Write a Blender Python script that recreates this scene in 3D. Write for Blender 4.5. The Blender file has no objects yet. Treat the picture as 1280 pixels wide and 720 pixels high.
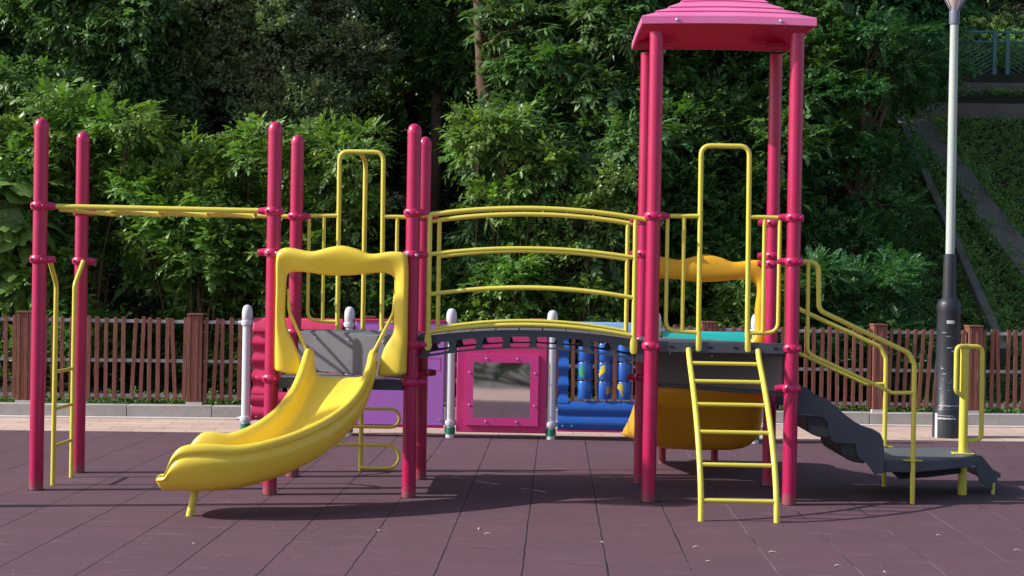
import bpy, math, random
import numpy as np
from mathutils import Vector, Matrix
R = math.radians
random.seed(7)
rng = np.random.default_rng(11)
scene = bpy.context.scene
col = scene.collection

# ------------------------------------------------------------------ mesh helpers
def fillet(pts, r, n=6):
    """round the corners of an open polyline"""
    pts = [Vector(p) for p in pts]
    out = [pts[0]]
    for i in range(1, len(pts) - 1):
        a, b, c = pts[i-1], pts[i], pts[i+1]
        u = (a - b); v = (c - b)
        lu, lv = u.length, v.length
        u.normalize(); v.normalize()
        d = u.dot(v)
        if d < -0.999: out.append(b); continue
        ang = math.acos(max(-1, min(1, d)))
        t = min(r / math.tan(ang/2), lu*.49, lv*.49)
        p0, p1 = b + u*t, b + v*t
        for k in range(n+1):
            s = k/n
            out.append(p0*(1-s)**2 + b*2*s*(1-s) + p1*s*s)
    out.append(pts[-1])
    return out

class MB:
    def __init__(s): s.v = []; s.f = []
    def add(s, vs, fs):
        o = len(s.v); s.v += [tuple(p) for p in vs]; s.f += [tuple(i+o for i in f) for f in fs]; return s
    def box(s, x0, x1, y0, y1, z0, z1, M=None):
        vs = [Vector((x, y, z)) for z in (z0, z1) for x, y in ((x0, y0), (x1, y0), (x1, y1), (x0, y1))]
        if M: vs = [M @ p for p in vs]
        return s.add(vs, [(3,2,1,0),(4,5,6,7),(0,1,5,4),(1,2,6,5),(2,3,7,6),(3,0,4,7)])
    def prism(s, poly, fn0, fn1):
        n = len(poly)
        vs = [fn0(*p) for p in poly] + [fn1(*p) for p in poly]
        fs = [tuple(range(n))[::-1], tuple(range(n, 2*n))] + [(i, (i+1) % n, (i+1) % n + n, i+n) for i in range(n)]
        return s.add(vs, fs)
    def slab(s, poly, z0, z1): return s.prism(poly, lambda x, y: (x, y, z0), lambda x, y: (x, y, z1))
    def plateY(s, poly, y0, y1): return s.prism(poly, lambda x, z: (x, y1, z), lambda x, z: (x, y0, z))
    def rings(s, rings, closed_u=True, cap=True, loop=False):
        n = len(rings[0]); vs = [p for r in rings for p in r]; fs = []
        m = len(rings)
        for j in range(m if loop else m-1):
            j2 = (j+1) % m
            for i in range(n if closed_u else n-1):
                i2 = (i+1) % n
                fs.append((j*n+i, j*n+i2, j2*n+i2, j2*n+i))
        if cap and not loop:
            fs.append(tuple(range(n))[::-1]); fs.append(tuple((m-1)*n+i for i in range(n)))
        return s.add(vs, fs)
    def tube(s, pts, r, n=12, loop=False, cap=True):
        P = [Vector(p) for p in pts]
        Q = [P[0]]
        for p in P[1:]:
            if (p-Q[-1]).length > 1e-5: Q.append(p)
        P = Q; m = len(P)
        T = []
        for i in range(m):
            if loop: t = P[(i+1) % m] - P[i-1]
            else: t = P[min(i+1, m-1)] - P[max(i-1, 0)]
            T.append(t.normalized())
        up = Vector((0, 0, 1)) if abs(T[0].z) < .9 else Vector((0, 1, 0))
        N = (up - T[0]*up.dot(T[0])).normalized()
        rs = []
        for i in range(m):
            N = (N - T[i]*N.dot(T[i])).normalized()
            B = T[i].cross(N)
            rr = r[i] if isinstance(r, (list, tuple)) else r
            rs.append([P[i] + (N*math.cos(a) + B*math.sin(a))*rr for a in [2*math.pi*k/n for k in range(n)]])
        return s.rings(rs, cap=cap, loop=loop)
    def lathe(s, prof, c=(0,0,0), n=20, axis='z'):
        rs = []
        for r, z in prof:
            ring = []
            for k in range(n):
                a = 2*math.pi*k/n
                x, y = r*math.cos(a), r*math.sin(a)
                if axis == 'z': p = (c[0]+x, c[1]+y, c[2]+z)
                elif axis == 'y': p = (c[0]+x, c[1]-z, c[2]+y)
                else: p = (c[0]+z, c[1]+x, c[2]+y)
                ring.append(p)
            rs.append(ring)
        return s.rings(rs)
    def build(s, name, mat, parent=None, bevel=0, sharp=38, sub=0, segs=2):
        me = bpy.data.meshes.new(name)
        off = Vector((0, 0, 0))
        p = parent
        while p is not None:
            off += p.location; p = p.parent
        me.from_pydata([tuple(Vector(v) - off) for v in s.v], [], s.f)
        me.polygons.foreach_set('use_smooth', [True]*len(me.polygons))
        import bmesh
        bm = bmesh.new(); bm.from_mesh(me); bmesh.ops.recalc_face_normals(bm, faces=bm.faces[:]); bm.to_mesh(me); bm.free()
        if sharp: me.set_sharp_from_angle(angle=R(sharp))
        me.materials.append(mat)
        o = bpy.data.objects.new(name, me); col.objects.link(o)
        if parent is not None: o.parent = parent
        if bevel:
            b = o.modifiers.new('bevel', 'BEVEL'); b.width = bevel; b.segments = segs; b.limit_method = 'ANGLE'; b.angle_limit = R(35); b.harden_normals = False
        if sub:
            m = o.modifiers.new('sub', 'SUBSURF'); m.levels = sub; m.render_levels = sub
        return o

def build_each(mb, name, mat, parent, **kw):
    """every separate piece of the buffer becomes an object of its own"""
    par = list(range(len(mb.v)))
    def find(i):
        while par[i] != i: par[i] = par[par[i]]; i = par[i]
        return i
    for f_ in mb.f:
        for i in f_[1:]: par[find(i)] = find(f_[0])
    groups = {}
    for f_ in mb.f: groups.setdefault(find(f_[0]), []).append(f_)
    for fs_ in groups.values():
        ids = sorted({i for f_ in fs_ for i in f_}); mp = {i: k for k, i in enumerate(ids)}
        m_ = MB(); m_.add([mb.v[i] for i in ids], [tuple(mp[i] for i in f_) for f_ in fs_]); m_.build(name, mat, parent, **kw)
def tag(o, label=None, cat=None, group=None, kind=None):
    if label: o['label'] = label
    if cat: o['category'] = cat
    if group: o['group'] = group
    if kind: o['kind'] = kind
    return o
def empty(name, loc=(0,0,0)):
    o = bpy.data.objects.new(name, None); col.objects.link(o); o.location = loc; o.empty_display_size = .2
    return o

# ------------------------------------------------------------------ materials
def nodes(m):
    m.use_nodes = True
    nt = m.node_tree; b = nt.nodes['Principled BSDF']
    return nt, b
def N(nt, t, **kw):
    n = nt.nodes.new(t)
    for k, v in kw.items(): setattr(n, k, v)
    return n
def mixc(nt, fac, a, b, mode='MIX'):
    m = N(nt, 'ShaderNodeMix', data_type='RGBA', blend_type=mode)
    for s, v in ((m.inputs[0], fac), (m.inputs[6], a), (m.inputs[7], b)):
        if hasattr(v, 'is_output'): nt.links.new(v, s)
        elif isinstance(v, (int, float)): s.default_value = v
        else: s.default_value = (*v, 1)
    return m.outputs[2]
def ramp(nt, src, a, b):
    r = N(nt, 'ShaderNodeMapRange'); r.inputs[1].default_value = a; r.inputs[2].default_value = b
    nt.links.new(src, r.inputs[0]); return r.outputs[0]
def noise(nt, scale, detail=4, rough=.6, coord=None):
    n = N(nt, 'ShaderNodeTexNoise'); n.inputs['Scale'].default_value = scale; n.inputs['Detail'].default_value = detail; n.inputs['Roughness'].default_value = rough
    if coord is None:
        g = N(nt, 'ShaderNodeNewGeometry'); coord = g.outputs['Position']
    nt.links.new(coord, n.inputs['Vector']); return n.outputs[0]
def bump(nt, b, h, strength=.2, dist=.01):
    bp = N(nt, 'ShaderNodeBump'); bp.inputs['Strength'].default_value = strength; bp.inputs['Distance'].default_value = dist
    nt.links.new(h, bp.inputs['Height']); nt.links.new(bp.outputs[0], b.inputs['Normal'])

def paint(name, c, rough=.4, spec=.5, var=.12, dirt=.25, metal=0, bscale=60, bstr=.05, coat=0, fade=None, sc=3.0, trans=0, tcol=None, foot=0):
    """painted or moulded surface: slight fading, scuffs, uneven gloss"""
    m = bpy.data.materials.new(name); nt, b = nodes(m)
    n1 = noise(nt, sc, 5, .6)
    c2 = fade or tuple(min(1, x*.8 + .06) for x in c)
    cc = mixc(nt, ramp(nt, n1, .35, .75), c, tuple(a*(1-var) + b_*var for a, b_ in zip(c, c2)))
    n2 = noise(nt, 38, 6, .7)
    d = N(nt, 'ShaderNodeMath', operation='MULTIPLY'); d.inputs[1].default_value = dirt
    nt.links.new(ramp(nt, n2, .58, .78), d.inputs[0])
    cc = mixc(nt, d.outputs[0], cc, (.12, .1, .085))
    if foot:   # splashed dirt and rubbed paint low down on the post
        g = N(nt, 'ShaderNodeNewGeometry'); sp = N(nt, 'ShaderNodeSeparateXYZ'); nt.links.new(g.outputs['Position'], sp.inputs[0])
        lo = N(nt, 'ShaderNodeMapRange'); nt.links.new(sp.outputs[2], lo.inputs[0]); lo.inputs[1].default_value = .0; lo.inputs[2].default_value = .28; lo.inputs[3].default_value = .42; lo.inputs[4].default_value = -.2
        ad = N(nt, 'ShaderNodeMath', operation='ADD'); nt.links.new(noise(nt, 21, 6, .75), ad.inputs[0]); nt.links.new(lo.outputs[0], ad.inputs[1])
        mu = N(nt, 'ShaderNodeMath', operation='MULTIPLY'); nt.links.new(ramp(nt, ad.outputs[0], .66, .9), mu.inputs[0]); mu.inputs[1].default_value = foot
        cc = mixc(nt, mu.outputs[0], cc, (.16, .11, .1))
        chips = noise(nt, 75, 3, .6)
        cc = mixc(nt, ramp(nt, chips, .74, .76), cc, (.55, .42, .42))
    nt.links.new(cc, b.inputs['Base Color'])
    rr = N(nt, 'ShaderNodeMapRange'); nt.links.new(n1, rr.inputs[0]); rr.inputs[3].default_value = rough*.8; rr.inputs[4].default_value = min(1, rough*1.25)
    nt.links.new(rr.outputs[0], b.inputs['Roughness'])
    b.inputs['Specular IOR Level'].default_value = spec; b.inputs['Metallic'].default_value = metal
    b.inputs['Coat Weight'].default_value = coat; b.inputs['Coat Roughness'].default_value = .15
    bump(nt, b, noise(nt, bscale, 3, .5), bstr, .004)
    if trans:
        tr = N(nt, 'ShaderNodeBsdfTranslucent'); tr.inputs[0].default_value = (*tcol, 1)
        mx = N(nt, 'ShaderNodeMixShader'); mx.inputs[0].default_value = trans
        nt.links.new(b.outputs[0], mx.inputs[1]); nt.links.new(tr.outputs[0], mx.inputs[2])
        nt.links.new(mx.outputs[0], nt.nodes['Material Output'].inputs[0])
    return m

M = {}
M['crimson'] = paint('crimson_powder_coat', (.43, .006, .072), .32, .5, .35, .14, fade=(.46, .03, .13), foot=.7)
M['crimson_dark'] = paint('crimson_clamp_paint', (.52, .012, .1), .3, .5, .2, .15)
M['roof'] = paint('sky_lit_roof_plastic', (.8, .17, .4), .36, .5, .4, .1, fade=(.82, .33, .54), trans=.06, tcol=(.95, .12, .3))  # glossy sky reflection put into the colour as a paler pink
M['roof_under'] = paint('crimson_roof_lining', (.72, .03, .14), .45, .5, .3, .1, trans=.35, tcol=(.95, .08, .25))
M['yellow_plastic'] = paint('yellow_moulded_plastic', (.88, .66, .055), .3, .5, .35, .1, fade=(.9, .74, .16), bscale=90, bstr=.08, trans=.1, tcol=(.95, .5, .03))
M['yellow_plastic_shaded'] = paint('shaded_yellow_moulded_plastic', (.88, .47, .02), .32, .5, .35, .1, fade=(.9, .56, .06), bscale=90, bstr=.08, trans=.15, tcol=(.95, .38, .02))  # same yellow plastic as the front, its shade painted in as orange
M['yellow_tube'] = paint('lemon_powder_coat', (.68, .58, .07), .35, .5, .3, .22, fade=(.72, .66, .16))
M['deck'] = paint('dark_grey_deck_coating', (.052, .06, .08), .5, .4, .3, .3, bscale=140, bstr=.25)
M['deck_top'] = paint('worn_grey_deck_tread', (.12, .12, .135), .55, .4, .3, .3, bscale=140, bstr=.25)
M['riser'] = paint('grey_riser_panel', (.1, .093, .108), .5, .4, .3, .3)
M['tread_dark'] = paint('black_tread_box', (.022, .024, .03), .55, .4, .3, .2)
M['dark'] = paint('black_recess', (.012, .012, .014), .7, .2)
M['bolt'] = paint('steel_bolt', (.6, .6, .62), .3, .5, .1, .1, metal=.8)
M['white_post'] = paint('pale_grey_post_paint', (.62, .61, .66), .35, .5, .15, .15)
M['magenta'] = paint('magenta_panel_plastic', (.56, .035, .19), .35, .5, .3, .08)
M['magenta_lip'] = paint('magenta_frame_plastic', (.64, .05, .26), .3, .5, .3, .08)
M['purple'] = paint('lilac_panel_plastic', (.44, .15, .56), .42, .5, .3, .08)
M['red_pink'] = paint('rose_red_panel_plastic', (.62, .02, .1), .35, .5, .3, .08)
M['red_beam'] = paint('rose_lit_beam_plastic', (.66, .04, .12), .4, .5, .3, .08)  # light caught by the sloping top, painted in as a paler rose
M['blue'] = paint('blue_panel_plastic', (.015, .11, .46), .28, .5, .3, .08)
M['blue_beam'] = paint('blue_sky_sheen_plastic', (.2, .36, .62), .5, .5, .3, .08)  # sky reflection on the sloping top, painted in as a paler blue
M['teal'] = paint('teal_panel_plastic', (.02, .46, .42), .35, .5, .3, .08)
M['green'] = paint('green_band_paint', (.02, .2, .12), .4)
M['sticker_green'] = paint('green_leaf_print', (.06, .5, .2), .35)
M['sticker_yellow'] = paint('yellow_print', (.75, .62, .05), .35)
M['sticker_brown'] = paint('brown_print', (.16, .11, .06), .4)
M['lamp_white'] = paint('cream_lamp_paint', (.42, .47, .44), .45, .4, .4, .45, fade=(.55, .56, .5), sc=2)
M['lamp_black'] = paint('black_wrapped_base', (.018, .021, .03), .45, .5, .5, .25, fade=(.045, .048, .06), bscale=12, bstr=.6)
M['tape'] = paint('white_tape', (.5, .5, .52), .5, .5, .3, .5, bscale=30, bstr=.4)
M['lamp_grey'] = paint('blue_grey_collar', (.13, .15, .2), .5)
M['lamp_glass'] = paint('frosted_lamp_glass', (.62, .52, .54), .3)
M['rail_grey'] = paint('grey_fence_rail', (.42, .41, .42), .5, .4, .3, .4)
M['railing'] = paint('teal_green_railing', (.07, .19, .2), .5, .4, .3, .3)
M['tongue'] = paint('bare_steel', (.5, .5, .5), .4, metal=.6)

def mat_mirror():
    m = bpy.data.materials.new('acrylic_mirror'); nt, b = nodes(m)
    b.inputs['Base Color'].default_value = (.62, .6, .62, 1); b.inputs['Metallic'].default_value = 1
    b.inputs['Roughness'].default_value = .03
    bump(nt, b, noise(nt, 2, 2, .5), .02, .01)
    return m
M['mirror'] = mat_mirror()

def mat_wood():
    m = bpy.data.materials.new('weathered_red_brown_timber'); nt, b = nodes(m)
    g = N(nt, 'ShaderNodeNewGeometry')
    mp = N(nt, 'ShaderNodeMapping'); mp.inputs['Scale'].default_value = (14, 14, .8); nt.links.new(g.outputs['Position'], mp.inputs[0])
    n1 = noise(nt, 6, 6, .7, mp.outputs[0])
    isl = g.outputs['Random Per Island']
    c = mixc(nt, isl, (.24, .075, .052), (.28, .115, .085))
    c = mixc(nt, ramp(nt, n1, .4, .7), c, (.11, .045, .036))
    # pale worn patches
    mp2 = N(nt, 'ShaderNodeMapping'); mp2.inputs['Scale'].default_value = (9, 9, 1.6); nt.links.new(g.outputs['Position'], mp2.inputs[0])
    n2 = noise(nt, 1.6, 5, .65, mp2.outputs[0])
    c = mixc(nt, ramp(nt, n2, .62, .74), c, (.33, .24, .21))
    nt.links.new(c, b.inputs['Base Color']); b.inputs['Roughness'].default_value = .75
    b.inputs['Specular IOR Level'].default_value = .3
    bump(nt, b, n1, .4, .004)
    return m
M['wood'] = mat_wood()

def mat_rubber():
    m = bpy.data.materials.new('maroon_rubber_tiles'); nt, b = nodes(m)
    g = N(nt, 'ShaderNodeNewGeometry')
    rot = N(nt, 'ShaderNodeMapping'); rot.inputs['Rotation'].default_value = (0, 0, R(.55)); nt.links.new(g.outputs['Position'], rot.inputs[0])
    wob = noise(nt, 5, 2, .5)
    sep = N(nt, 'ShaderNodeSeparateXYZ'); nt.links.new(rot.outputs[0], sep.inputs[0])
    P = .532
    def math_(op, a, b_=None, c_=None):
        n = N(nt, 'ShaderNodeMath', operation=op)
        for i, v in enumerate((a, b_, c_)):
            if v is None: continue
            if hasattr(v, 'is_output'): nt.links.new(v, n.inputs[i])
            else: n.inputs[i].default_value = v
        return n.outputs[0]
    wx = math_('MULTIPLY', math_('SUBTRACT', wob, .5), .02)
    xs = math_('DIVIDE', math_('ADD', math_('ADD', sep.outputs[0], .065 + P*40), wx), P)
    ys = math_('DIVIDE', math_('ADD', math_('ADD', sep.outputs[1], .2 + P*80), wx), P)
    def joint(v):
        f = math_('FRACT', v); d = math_('ABSOLUTE', math_('SUBTRACT', f, .5))   # .5 at the joint
        return math_('SUBTRACT', .5, d)
    jx, jy = joint(xs), joint(ys)
    width = math_('MULTIPLY_ADD', noise(nt, 1.3, 2, .5), .016, .001)
    jm = math_('LESS_THAN', math_('MINIMUM', jx, math_('MULTIPLY', jy, 2.6)), width)
    # a tone per tile
    cmb = N(nt, 'ShaderNodeCombineXYZ')
    nt.links.new(math_('FLOOR', xs), cmb.inputs[0]); nt.links.new(math_('FLOOR', ys), cmb.inputs[1])
    wn = N(nt, 'ShaderNodeTexWhiteNoise'); nt.links.new(cmb.outputs[0], wn.inputs[0])
    tile = wn.outputs['Value']
    base = mixc(nt, tile, (.084, .041, .055), (.12, .058, .075))
    big = noise(nt, .8, 5, .65)
    base = mixc(nt, ramp(nt, big, .35, .7), base, (.09, .052, .07))
    fine = noise(nt, 220, 3, .7)
    base = mixc(nt, ramp(nt, fine, .3, .7), base, (.128, .066, .082), 'MIX')
    fine2 = noise(nt, 330, 2, .6)
    base = mixc(nt, math_('MULTIPLY', ramp(nt, fine2, .55, .7), .55), base, (.055, .03, .04))
    # scuffs and dust streaks
    st = N(nt, 'ShaderNodeMapping'); st.inputs['Scale'].default_value = (1, 3.5, 1); nt.links.new(g.outputs['Position'], st.inputs[0])
    dust = noise(nt, 2.1, 7, .72, st.outputs[0])
    base = mixc(nt, math_('MULTIPLY', ramp(nt, dust, .56, .78), .45), base, (.27, .2, .22))
    speck = noise(nt, 26, 2, .4)
    base = mixc(nt, math_('MULTIPLY', ramp(nt, speck, .73, .77), .6), base, (.4, .33, .31))
    sand = math_('MULTIPLY', math_('GREATER_THAN', sep.outputs[0], 1.0), math_('MULTIPLY', ramp(nt, noise(nt, .9, 3, .6), .42, .6), .7))
    jcol = mixc(nt, sand, (.012, .008, .012), (.24, .18, .18))
    c = mixc(nt, jm, base, jcol)
    nt.links.new(c, b.inputs['Base Color']); b.inputs['Roughness'].default_value = .8
    b.inputs['Specular IOR Level'].default_value = .35
    h = math_('SUBTRACT', math_('MULTIPLY', fine, .5), math_('MULTIPLY', jm, 1.0))
    bump(nt, b, h, .5, .004)
    return m
M['rubber'] = mat_rubber()

def mat_stone(name, a, b_, joint=None, sc=6, rough=.85, grime=.5, axis_rot=0.0):
    m = bpy.data.materials.new(name); nt, b = nodes(m)
    g = N(nt, 'ShaderNodeNewGeometry')
    c = mixc(nt, ramp(nt, noise(nt, sc, 6, .7), .35, .65), a, b_)
    fine = noise(nt, 150, 3, .6)
    c = mixc(nt, ramp(nt, fine, .3, .8), c, tuple(x*1.2 for x in b_))
    st = noise(nt, 1.2, 7, .75)
    mlt = N(nt, 'ShaderNodeMath', operation='MULTIPLY'); mlt.inputs[1].default_value = grime; nt.links.new(ramp(nt, st, .5, .75), mlt.inputs[0])
    c = mixc(nt, mlt.outputs[0], c, tuple(x*.45 for x in a))
    if joint:
        mp = N(nt, 'ShaderNodeMapping'); mp.inputs['Rotation'].default_value = (0, 0, axis_rot); nt.links.new(g.outputs['Position'], mp.inputs[0])
        br = N(nt, 'ShaderNodeTexBrick'); br.inputs['Scale'].default_value = 1; br.inputs['Brick Width'].default_value = joint[0]; br.inputs['Row Height'].default_value = joint[1]
        br.inputs['Mortar Size'].default_value = .004; br.inputs['Color1'].default_value = (1, 1, 1, 1); br.inputs['Color2'].default_value = (.84, .8, .8, 1); br.inputs['Mortar'].default_value = (.3, .28, .27, 1)
        nt.links.new(mp.outputs[0], br.inputs[0])
        c = mixc(nt, 1.0, c, br.outputs[0], 'MULTIPLY')
    nt.links.new(c, b.inputs['Base Color']); b.inputs['Roughness'].default_value = rough
    b.inputs['Specular IOR Level'].default_value = .25
    bump(nt, b, fine, .3, .003)
    return m
KA = math.atan2(.0915, .9958)
M['paving'] = mat_stone('sandy_pink_paving', (.5, .36, .29), (.56, .42, .35), (.6, .3), 3, .85, .4, -KA)
M['kerb'] = mat_stone('grey_granite_kerb', (.33, .3, .28), (.42, .385, .36), None, 9, .8, .55)
M['kerb_pale'] = mat_stone('pale_drain_strip', (.52, .46, .42), (.58, .52, .48), None, 9, .8, .4)
M['concrete'] = mat_stone('dark_weathered_concrete', (.095, .085, .076), (.15, .135, .12), None, 4, .9, .7)
M['soil'] = mat_stone('dark_hillside_soil', (.018, .02, .011), (.035, .034, .02), None, 3, 1, .5)
M['bark'] = mat_stone('brown_bark', (.085, .05, .032), (.14, .088, .06), None, 14, .9, .5)
M['far_ground'] = mat_stone('grey_ground', (.12, .12, .1), (.16, .15, .13), None, 1, .9, .4)

def mat_leaf(name, dark, light, yellow=(.2, .22, .03), rough=.42, trans=.25, spec=.5, sick=.9):
    m = bpy.data.materials.new(name); nt, b = nodes(m)
    at = N(nt, 'ShaderNodeAttribute', attribute_name='leafvar')
    c = mixc(nt, at.outputs['Fac'], dark, light)
    c = mixc(nt, ramp(nt, at.outputs['Fac'], sick, 1.0), c, yellow)
    g = N(nt, 'ShaderNodeNewGeometry')
    c = mixc(nt, ramp(nt, noise(nt, .9, 3, .6, g.outputs['Position']), .35, .7), c, tuple(x*y for x, y in zip(light, (.7, .95, .9))))
    nt.links.new(c, b.inputs['Base Color'])
    b.inputs['Roughness'].default_value = rough; b.inputs['Specular IOR Level'].default_value = spec
    tr = N(nt, 'ShaderNodeBsdfTranslucent')
    tc = mixc(nt, 1.0, c, (1.7, 1.9, .5), 'MULTIPLY'); nt.links.new(tc, tr.inputs[0])
    mx = N(nt, 'ShaderNodeMixShader'); mx.inputs[0].default_value = trans
    nt.links.new(b.outputs[0], mx.inputs[1]); nt.links.new(tr.outputs[0], mx.inputs[2])
    nt.links.new(mx.outputs[0], nt.nodes['Material Output'].inputs[0])
    return m
M['leaf_fern'] = mat_leaf('feathery_mid_green_leaf', (0.073, 0.140, 0.034), (0.213, 0.319, 0.069), (.3, .32, .07))
M['leaf_bright'] = mat_leaf('fresh_green_leaf', (.09, .155, .036), (.2, .285, .07), (.36, .38, .1))
M['leaf_dark'] = mat_leaf('deep_green_leaf', (0.041, 0.098, 0.030), (0.109, 0.196, 0.051), (.16, .19, .04), .38)
M['leaf_gloss'] = mat_leaf('glossy_strap_leaf', (0.057, 0.115, 0.039), (0.127, 0.207, 0.069), (.3, .3, .09), .42, .25, .4)
M['leaf_olive'] = mat_leaf('olive_grey_leaf', (0.094, 0.121, 0.050), (0.231, 0.253, 0.132), (.34, .28, .12), .4, .2)
M['leaf_shade'] = mat_leaf('blue_green_leaf', (0.039, 0.110, 0.037), (0.072, 0.176, 0.055), (.12, .18, .05), .45)
M['leaf_cover'] = mat_leaf('groundcover_leaf', (0.095, 0.176, 0.046), (0.216, 0.338, 0.088), (.25, .27, .07), .55)
M['leaf_deep_shade'] = mat_leaf('far_shaded_leaf', (.02, .042, .016), (.05, .085, .028), (.09, .11, .03), .5, .1)  # deep shade of the far trees and undergrowth painted into the leaf colour

# ------------------------------------------------------------------ foliage
def leaf_quads(p0, d, nrm, L, W, fold=.12, droop=0.0, rows=1):
    """an ovate leaf from p0 along d; returns verts, quads"""
    d = d/np.linalg.norm(d); s = np.cross(nrm, d); s /= np.linalg.norm(s); nn = np.cross(d, s)
    if rows == 1:
        v = [p0, p0 + d*L*.45 + s*W*.5 - nn*fold*W, p0 + d*L - nn*droop*L, p0 + d*L*.45 - s*W*.5 - nn*fold*W]
        return v, [(0, 3, 2, 1)]
    mid = p0 + d*L*.5 + nn*fold*W*.3
    v = [p0, p0 + d*L*.3 + s*W*.5, p0 + d*L*.7 + s*W*.38 - nn*droop*L*.5, p0 + d*L - nn*droop*L,
         p0 + d*L*.7 - s*W*.38 - nn*droop*L*.5, p0 + d*L*.3 - s*W*.5, mid]
    return v, [(0, 6, 2, 1), (6, 3, 2), (0, 5, 4, 6), (6, 4, 3)] if False else [(0, 6, 2, 1), (0, 5, 4, 6), (6, 4, 3, 2)]
def spray(kind, seed):
    r = np.random.default_rng(seed); V = []; F = []; isl = []
    def put(v, f):
        o = len(V); V.extend(v); F.extend([tuple(i+o for i in q) for q in f]); isl.extend([len(isl) and isl[-1]+1 or 1]*len(v))
    Z = np.array([0, 0, 1.])
    if kind == 'pinnate':
        n = 8
        for i in range(n):
            t = .18 + .82*i/(n-1)
            base = np.array([t, 0, .12*t - .3*t*t])
            L = .36*math.sin(math.pi*(.25 + .62*i/(n-1)))
            for sgn in (-1, 1):
                a = R(62 - 18*t) + r.normal(0, .12)
                d = np.array([math.cos(a), sgn*math.sin(a), -.22 + r.normal(0, .12)])
                v, f = leaf_quads(base, d, Z + r.normal(0, .2, 3), L, L*.36); put(v, f)
        v, f = leaf_quads(np.array([1, 0, -.18]), np.array([1, 0, -.5]), Z, .3, .11); put(v, f)
    elif kind == 'fine':
        n = 12
        for i in range(n):
            t = .12 + .88*i/(n-1)
            base = np.array([t, 0, .1*t - .32*t*t]); L = .2*math.sin(math.pi*(.22 + .65*i/(n-1)))+.05
            for sgn in (-1, 1):
                a = R(68 - 16*t) + r.normal(0, .1)
                d = np.array([math.cos(a), sgn*math.sin(a), -.15 + r.normal(0, .12)])
                v, f = leaf_quads(base, d, Z + r.normal(0, .2, 3), L, L*.33); put(v, f)
    elif kind == 'broad':
        for i in range(8):
            t = .1 + .8*i/7; a = i*2.4 + r.normal(0, .3)
            d = np.array([.75, math.cos(a)*.9, math.sin(a)*.45 - .25])
            v, f = leaf_quads(np.array([t, 0, -.1*t]), d, Z + r.normal(0, .35, 3), .42 + r.normal(0, .05), .2, .1, .12, rows=2); put(v, f)
    elif kind == 'strap':
        for i in range(9):
            a = i*2.4 + r.normal(0, .3); e = r.uniform(-.75, .35)
            d = np.array([math.cos(a)*.7 + .55, math.sin(a)*.9, e])
            v, f = leaf_quads(np.array([.1*r.random(), 0, 0]), d, Z + r.normal(0, .3, 3), .62 + r.normal(0, .1), .14, .15, .3, rows=2); put(v, f)
    elif kind == 'small':
        for i in range(16):
            t = r.random(); a = r.uniform(0, 6.28)
            d = np.array([.55, math.cos(a), math.sin(a)*.7])
            v, f = leaf_quads(np.array([t, r.normal(0, .1), r.normal(0, .08)]), d, Z + r.normal(0, .5, 3), .24, .13, .1); put(v, f)
    elif kind == 'heart':
        for i in range(3):
            a = i*2.1 + r.normal(0, .2); p = np.array([.15*i, 0, -.12*i]); d = np.array([.5, math.cos(a)*.7, -.75]); d /= np.linalg.norm(d)
            nr = np.array([.9, .1*r.normal(), .5]); s = np.cross(nr, d); s /= np.linalg.norm(s); nn = np.cross(d, s)
            out = [(0, 0), (-.1, .2), (.02, .36), (.25, .38), (.5, .27), (.72, .12), (.9, 0)]
            pts = [p + d*x + s*y - nn*(abs(y)*.22) for x, y in out] + [p + d*x - s*y - nn*(abs(y)*.22) for x, y in out[1:-1][::-1]]
            mid = [p + d*x for x, y in out[1:-1]]
            pts += mid
            m0 = len(out) + len(out) - 2
            f = [(0, m0, 1), (0, 11, m0)] if False else []
            nO = len(out)
            R_ = lambda k: (nO*2-2) - k if k > 0 else 0
            fs = []
            idx_m = lambda k: m0 + k - 1
            fs.append((0, 1, 2, idx_m(2))); fs.append((0, idx_m(2), R_(2), R_(1)))
            for k in range(2, nO-2):
                fs.append((idx_m(k), k, k+1, idx_m(k+1))); fs.append((idx_m(k), idx_m(k+1), R_(k+1), R_(k)))
            fs.append((idx_m(nO-2), nO-2, nO-1, R_(nO-2)))
            put(pts, fs)
    return np.array(V, float), F, np.array(isl)
SPRAYS = {k: [spray(k, 100+7*i) for i in range(4)] for k in ('pinnate', 'fine', 'broad', 'strap', 'small', 'heart')}
S_ = dict(SPRAYS)
SPRAYS['pinnate'] = [S_['pinnate'][0], S_['pinnate'][1], S_['broad'][2], S_['small'][3]]
SPRAYS['broad'] = [S_['broad'][0], S_['broad'][1], S_['small'][2], S_['strap'][3]]
SPRAYS['strap'] = [S_['strap'][0], S_['strap'][1], S_['broad'][2], S_['pinnate'][3]]
SPRAYS['fine'] = [S_['fine'][0], S_['fine'][1], S_['fine'][2], S_['small'][3]]

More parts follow.
